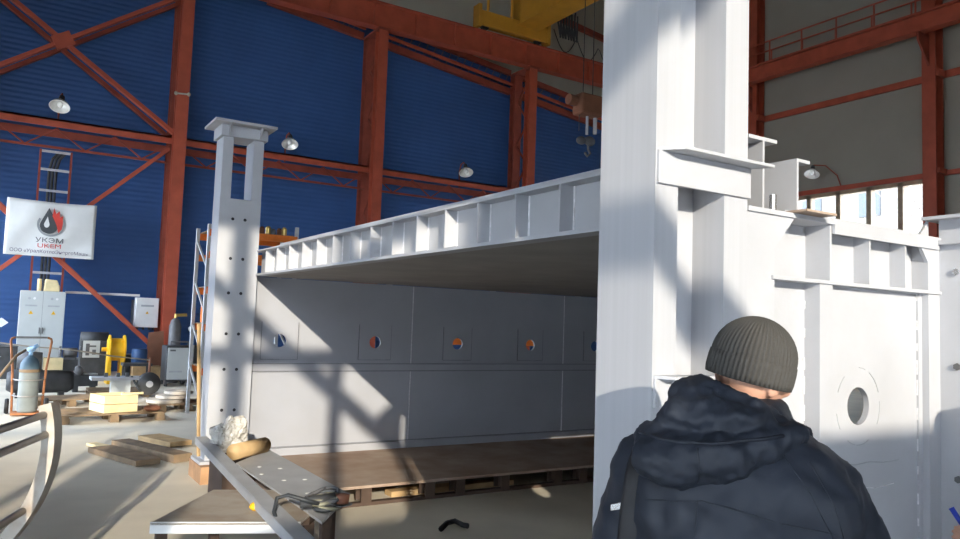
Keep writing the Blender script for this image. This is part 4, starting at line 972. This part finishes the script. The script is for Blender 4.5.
def make_person(F, name, label, hd, hyaw, hpitch, hroll, arms, hat_m, hooded, coat_disp, hands):
    t = thing(name, label, 'person', F.loc)
    H = F(*hd); RH = F.rot(hyaw, hroll, hpitch)
    hp_ = lambda x, y, z: H + RH @ Vector((x, y, z))
    b = MB()
    # head: skull, jaw, nose, ears, brow, chin
    b.ell(H, (.074, .094, .105), 24, RH); b.ell(hp_(0, .025, -.06), (.056, .066, .07), 20, RH); b.ell(hp_(0, .065, -.105), (.028, .025, .022), 14, RH)
    b.cap(hp_(0, .092, .005), .01, hp_(0, .112, -.03), .015); b.ell(hp_(.012, .1, -.035), (.011, .012, .009), 10, RH); b.ell(hp_(-.012, .1, -.035), (.011, .012, .009), 10, RH)
    b.cap(hp_(-.035, .083, .022), .01, hp_(.035, .083, .022), .01)
    for s in (-1, 1):
        b.ell(hp_(s*.076, -.005, -.02), (.01, .02, .032), 14, RH); b.ell(hp_(s*.08, -.012, -.012), (.008, .012, .02), 12, RH); b.ell(hp_(s*.04, .072, -.03), (.018, .016, .018), 12, RH)
    b.cap(F(0, .0, 1.38), .062, hp_(0, -.015, -.07), .056)
    # torso
    for (x0, y0, z0, r0, x1, y1, z1, r1) in ((0, 0, .92, .13, 0, .01, 1.1, .12), (0, .01, 1.1, .12, 0, .0, 1.33, .125)):
        for k in (-1, 1): b.cap(F(x0+.05*k, y0, z0), r0*.85, F(x1+.055*k, y1, z1), r1*.85)
    b.cap(F(-.12, 0, 1.34), .055, F(.12, 0, 1.34), .055)
    for s in (-1, 1):
        b.cap(F(s*.1, 0, .9), .095, F(s*.11, .02, .5), .06); b.cap(F(s*.11, .02, .5), .058, F(s*.11, -.01, .1), .04)
        b.cap(F(s*.11, -.03, .06), .04, F(s*.125, .13, .035), .03)
    for (sh, el, wr) in arms:
        b.cap(F(*sh), .055, F(*el), .042); b.cap(F(*el), .041, F(*wr), .028)
    for (wr, dv, pn) in hands: hand(b, F(*wr), F.r*dv[0]+F.f*dv[1]+Vector((0, 0, dv[2])), F.r*pn[0]+F.f*pn[1]+Vector((0, 0, pn[2])), 1., .55)
    body = b.build('body', M['skin'], t); blob(body, .0048, 4)
    for s in (-1, 1):
        MB().ell(hp_(s*.032, .083, .0), (.014, .012, .011), 14, RH).build('eye', M['eye'], t, smooth=True)
        MB().ell(hp_(s*.032, .094, -.001), (.005, .004, .005), 10, RH).build('iris', M['iris'], t, smooth=True)
        MB().tube([hp_(s*.018, .095, .022), hp_(s*.035, .094, .026), hp_(s*.05, .083, .02)], .004, 6).build('eyebrow', M['hair'], t, smooth=True)
    MB().ell(hp_(0, .092, -.068), (.022, .009, .006), 12, RH).build('mouth', M['lip'], t, smooth=True)
    hair = MB().ell(hp_(0, -.014, .022), (.0765, .085, .086), 22, RH).build('hair', M['hair'], t, smooth=True)
    # trousers and boots
    tq = MB()
    for s in (-1, 1):
        tq.cap(F(s*.1, 0, .9), .115, F(s*.115, .02, .5), .085); tq.cap(F(s*.115, .02, .5), .083, F(s*.115, -.01, .1), .068)
    tr = tq.build('trousers', M['trouser'], t); blob(tr, .014, 4, [(.1, .015)])
    for s in (-1, 1):
        bb = MB(); bb.cap(F(s*.115, -.02, .2), .06, F(s*.115, -.03, .07), .06); bb.cap(F(s*.115, -.03, .06), .058, F(s*.13, .14, .048), .046)
        bo_ = bb.build('boot', M['boot'], t); blob(bo_, .01, 3)
        zmin = min(v.co.z for v in bo_.data.vertices)+0
        for v in bo_.data.vertices:
            if v.co.z < .004: v.co.z = .004
    # coat: rings lofted over the torso, sleeves, then fused
    c = MB(); n = 36; rings = []
    prof = ((.72, .235, .17, -.0), (.85, .24, .175, 0), (1.0, .24, .175, 0), (1.12, .245, .18, -.01), (1.24, .255, .18, -.015), (1.32, .245, .172, -.02), (1.385, .195, .15, -.015), (1.43, .145, .12, -.005), (1.475, .105, .095, .01), (1.50, .08, .08, .02))
    base = len(c.v)
    for (z, a_, d_, oy) in prof:
        for k in range(n):
            th = 2*PI*k/n; cs, sn = math.cos(th), math.sin(th); e = .8
            c.v.append(F(a_*math.copysign(abs(cs)**e, cs), oy+d_*math.copysign(abs(sn)**e, sn), z))
    for i in range(len(prof)-1):
        for k in range(n):
            k2 = (k+1) % n; c.f.append((base+i*n+k, base+i*n+k2, base+(i+1)*n+k2, base+(i+1)*n+k)); c.m.append(0)
    c.f.append(tuple(base+k for k in range(n))[::-1]); c.m.append(0); c.f.append(tuple(base+(len(prof)-1)*n+k for k in range(n))); c.m.append(0)
    for (sh, el, wr) in arms:
        S_, E_, W_ = F(*sh), F(*el), F(*wr)
        c.cap(S_, .096, S_.lerp(E_, .5), .104); c.cap(S_.lerp(E_, .5), .104, E_, .086); c.cap(E_, .086, E_.lerp(W_, .5), .078); c.cap(E_.lerp(W_, .5), .078, E_.lerp(W_, .9), .058)
    coat = c.build('coat', M['coat'], t); blob(coat, .011, 10, coat_disp)
    for p in coat.data.polygons: p.use_smooth = True
    return t, hp_, RH, coat

# man with the knit hat, seen from behind
az = math.radians(50.5)
F1 = Fig((1.455, 1.165, 0), az)
arms1 = [((-.195, .0, 1.325), (-.268, .02, 1.06), (-.12, .24, 1.0)), ((.172, .0, 1.295), (.25, .03, 1.04), (.1, .26, 1.02))]
man, hpos, RH, coat = make_person(F1, 'person', 'person in a dark navy hooded coat and grey knit hat, seen from behind', (.022, .03, 1.568), .75, .16, .17,
    arms1, M['hat'], True, [(.11, .03), (.04, .010)], [((-.12, .24, 1.0), (.5, .8, .1), (.6, -.2, .6)), ((.1, .26, 1.02), (-.6, .7, .1), (-.5, -.2, .7))])
# hat: ribbed dome with a turned-up band
def knit(rows, name, parent, m, org, R_, nr=56):
    h = MB(); n2 = nr*4
    for (r, z) in rows:
        for k in range(n2):
            a = 2*PI*k/n2; rr = r*(1.0, 1.012, 1.0, .935)[k % 4]
            h.v.append(org + R_ @ Vector((rr*math.cos(a)*.96, rr*math.sin(a)*1.1, z)))
    for i in range(len(rows)-1):
        for k in range(n2):
            k2 = (k+1) % n2; h.f.append((i*n2+k, i*n2+k2, (i+1)*n2+k2, (i+1)*n2+k)); h.m.append(0)
    return h.build(name, m, parent, smooth=True)
dome = [(.0925, -.03), (.0935, -.02), (.0935, .01)]+[(.0935*math.cos(a), .01+.098*math.sin(a)) for a in [PI/2*k/12 for k in range(1, 12)]]+[(.001, .108)]
ho2 = hpos(0, -.006, .016)
hat = knit(dome, 'knit_hat', man, M['hat'], ho2, RH, 54)
knit([(.088, -.046), (.0945, -.045), (.0965, -.03), (.0965, -.005), (.095, .01), (.0915, .012)], 'hat_band', hat, M['hat'], ho2, RH, 54)
# hood lying on the back and around the neck
hb = MB()
def E(x, y, z, a, b_, c_, yaw=0, roll=0, pitch=0): hb.ell(F1(x, y, z), (a, b_, c_), 20, F1.rot(yaw, roll, pitch))
E(-.125, -.165, 1.375, .105, .055, .062)
E(-.055, -.175, 1.385, .085, .05, .052)
E(-.185, -.115, 1.40, .05, .06, .048)
hb.cap(F1(-.06, -.165, 1.375), .05, F1(.03, -.145, 1.41), .04); hb.cap(F1(.03, -.145, 1.41), .042, F1(.105, -.085, 1.437), .028)
E(-.07, -.12, 1.465, .115, .06, .05)
E(-.10, -.07, 1.50, .065, .07, .045)
E(-.03, -.11, 1.455, .10, .045, .045)
for a_, b_, r0, r1 in (((-.09, -.075, 1.525), (.01, -.095, 1.485), .03, .032), ((.01, -.095, 1.485), (.085, -.05, 1.438), .034, .03), ((.085, -.05, 1.438), (.12, .02, 1.42), .03, .032),
                       ((.12, .02, 1.42), (.05, .11, 1.42), .032, .036), ((.05, .11, 1.42), (-.06, .11, 1.43), .036, .036), ((-.06, .11, 1.43), (-.125, .03, 1.48), .036, .04), ((-.125, .03, 1.48), (-.09, -.07, 1.52), .04, .032)):
    hb.cap(F1(*a_), r0, F1(*b_), r1)
hood = hb.build('hood', M['coat'], man); blob(hood, .007, 4, [(.06, .024), (.025, .012)])
def bvh(o): return BVHTree.FromPolygons([v.co+wloc(o) for v in o.data.vertices], [tuple(p.vertices) for p in o.data.polygons])
tH, tC = bvh(hood), bvh(coat)
def drape(pts, tree, r, name, m, sq=(1, 1), lift=0., nseg=6):
    out = []
    for i in range(len(pts)-1):
        for k in range(nseg):
            u = k/nseg; x = pts[i][0]*(1-u)+pts[i+1][0]*u; z = pts[i][1]*(1-u)+pts[i+1][1]*u
            h_ = tree.ray_cast(F1(x, -.6, z), F1.f)
            if h_[0] is not None: out.append(h_[0]-F1.f*lift)
    if len(out) > 2: return MB().tube(out, r, 8, sq=sq).build(name, m, man, smooth=True)
drape([(-.215, 1.425), (-.13, 1.418), (-.06, 1.422), (.02, 1.432), (.09, 1.442)], tH, .005, 'hood_hem', M['coat2'], (1, .8), .0)
drape([(-.09, 1.41), (-.085, 1.37), (-.09, 1.33)], tH, .0018, 'hood_seam', M['coat2'])
drape([(-.2, 1.28), (-.08, 1.30), (.05, 1.275), (.2, 1.25)], tC, .0016, 'yoke_seam', M['coat2'])
drape([(-.09, 1.30), (-.1, 1.15), (-.1, .9)], tC, .0016, 'back_seam', M['coat2'])
drape([(.13, 1.39), (.175, 1.31), (.20, 1.22), (.18, 1.1)], tC, .0018, 'armhole_seam', M['coat2'])
drape([(.08, 1.40), (.13, 1.33), (.17, 1.25), (.185, 1.18)], tC, .0016, 'raglan_seam', M['coat2'])
sp_ = drape([(-.205, 1.41), (-.225, 1.34), (-.236, 1.25), (-.242, 1.15), (-.24, 1.05)], tC, .026, 'bag_strap', M['strap'], (1, .22), .004)
c = tC.ray_cast(F1(-.262, -.6, 1.25), F1.f)[0]
if c is not None and sp_ is not None:
    c = c-F1.f*.012
    MB().obox(c, F1.r*.022+Vector((0, 0, .006)), F1.f*.004, Vector((0, 0, .008))).build('strap_buckle', M['chrome'], man, bevel=.002)

# second person, only the writing hand reaches into the frame
F2 = Fig((3.22, .70, 0), math.radians(8))
hw = at(950, 531, 'X', 3.44); 
loc2 = lambda p: (Vector((p.x, p.y, 0))-F2.loc).dot(F2.r), 
def tol(p): d_ = Vector(p)-F2.loc; return (d_.dot(F2.r), d_.dot(F2.f), p.z)
wr = tol(hw+Vector((-.02, -.15, -.035)))
arms2 = [((-.2, 0, 1.32), (-.25, .1, 1.05), (-.18, .32, .95)), ((.19, .0, 1.32), (.2, .3, 1.02), wr)]
dv = (hw+Vector((0, .02, .03))) - (hw+Vector((-.02, -.15, -.035))); dv.normalize()
dl = (dv.dot(F2.r), dv.dot(F2.f), dv.z)
p2, _h, _R, _c = make_person(F2, 'person', 'second person of whom only a bare hand with a pen shows at the right edge', (0, .03, 1.56), 0, .3, 0, arms2, M['hat'], False, [(.11, .02)],
    [(wr, dl, (.75, .25, -.35)), ((-.18, .32, .95), (.2, .9, -.1), (.8, 0, -.4))])
tip = hw+Vector((.03, .055, -.0))
pen = thing('pen', 'blue pen held in the writing hand at the right edge', 'pen', tip)
pb_ = at(952, 509, 'X', 3.44); pc_ = at(966, 530, 'X', 3.46)
pa_ = pb_.lerp(pc_, .5)
MB().tube([pc_, pb_], .011, 10).build('barrel', M['pen'], pen, smooth=True)
MB().tube([pb_, pb_+(pb_-pa_)*.12], .0118, 10).build('end_cap', M['pen'], pen, smooth=True)
MB().tube([pc_, pc_+(pc_-pb_)*.1], [.009, .002], 10).build('tip', M['chrome'], pen)

# ================================================================== LIGHT
sl = bpy.data.lights.new('sun', 'SUN'); so_ = bpy.data.objects.new('sun', sl); COL.objects.link(so_)
sl.energy = 3.5; sl.color = (1.0, .90, .74); sl.angle = .0075
sdir = Vector((.38, 1, -.315)).normalized()
so_.rotation_euler = sdir.to_track_quat('-Z', 'Y').to_euler()
so_.location = (-5, -20, 12)
w = bpy.data.worlds.new('world'); SC.world = w; w.use_nodes = True
bgn = w.node_tree.nodes['Background']; bgn.inputs['Color'].default_value = (.72, .84, 1.0, 1); bgn.inputs['Strength'].default_value = 8.0
SC.view_settings.view_transform = 'Standard'; SC.view_settings.look = 'None'; SC.view_settings.exposure = 0.75; SC.view_settings.gamma = 1
SC.view_settings.use_curve_mapping = False
SC.cycles.use_denoising = True
SC.cycles.max_bounces = 10; SC.cycles.diffuse_bounces = 6
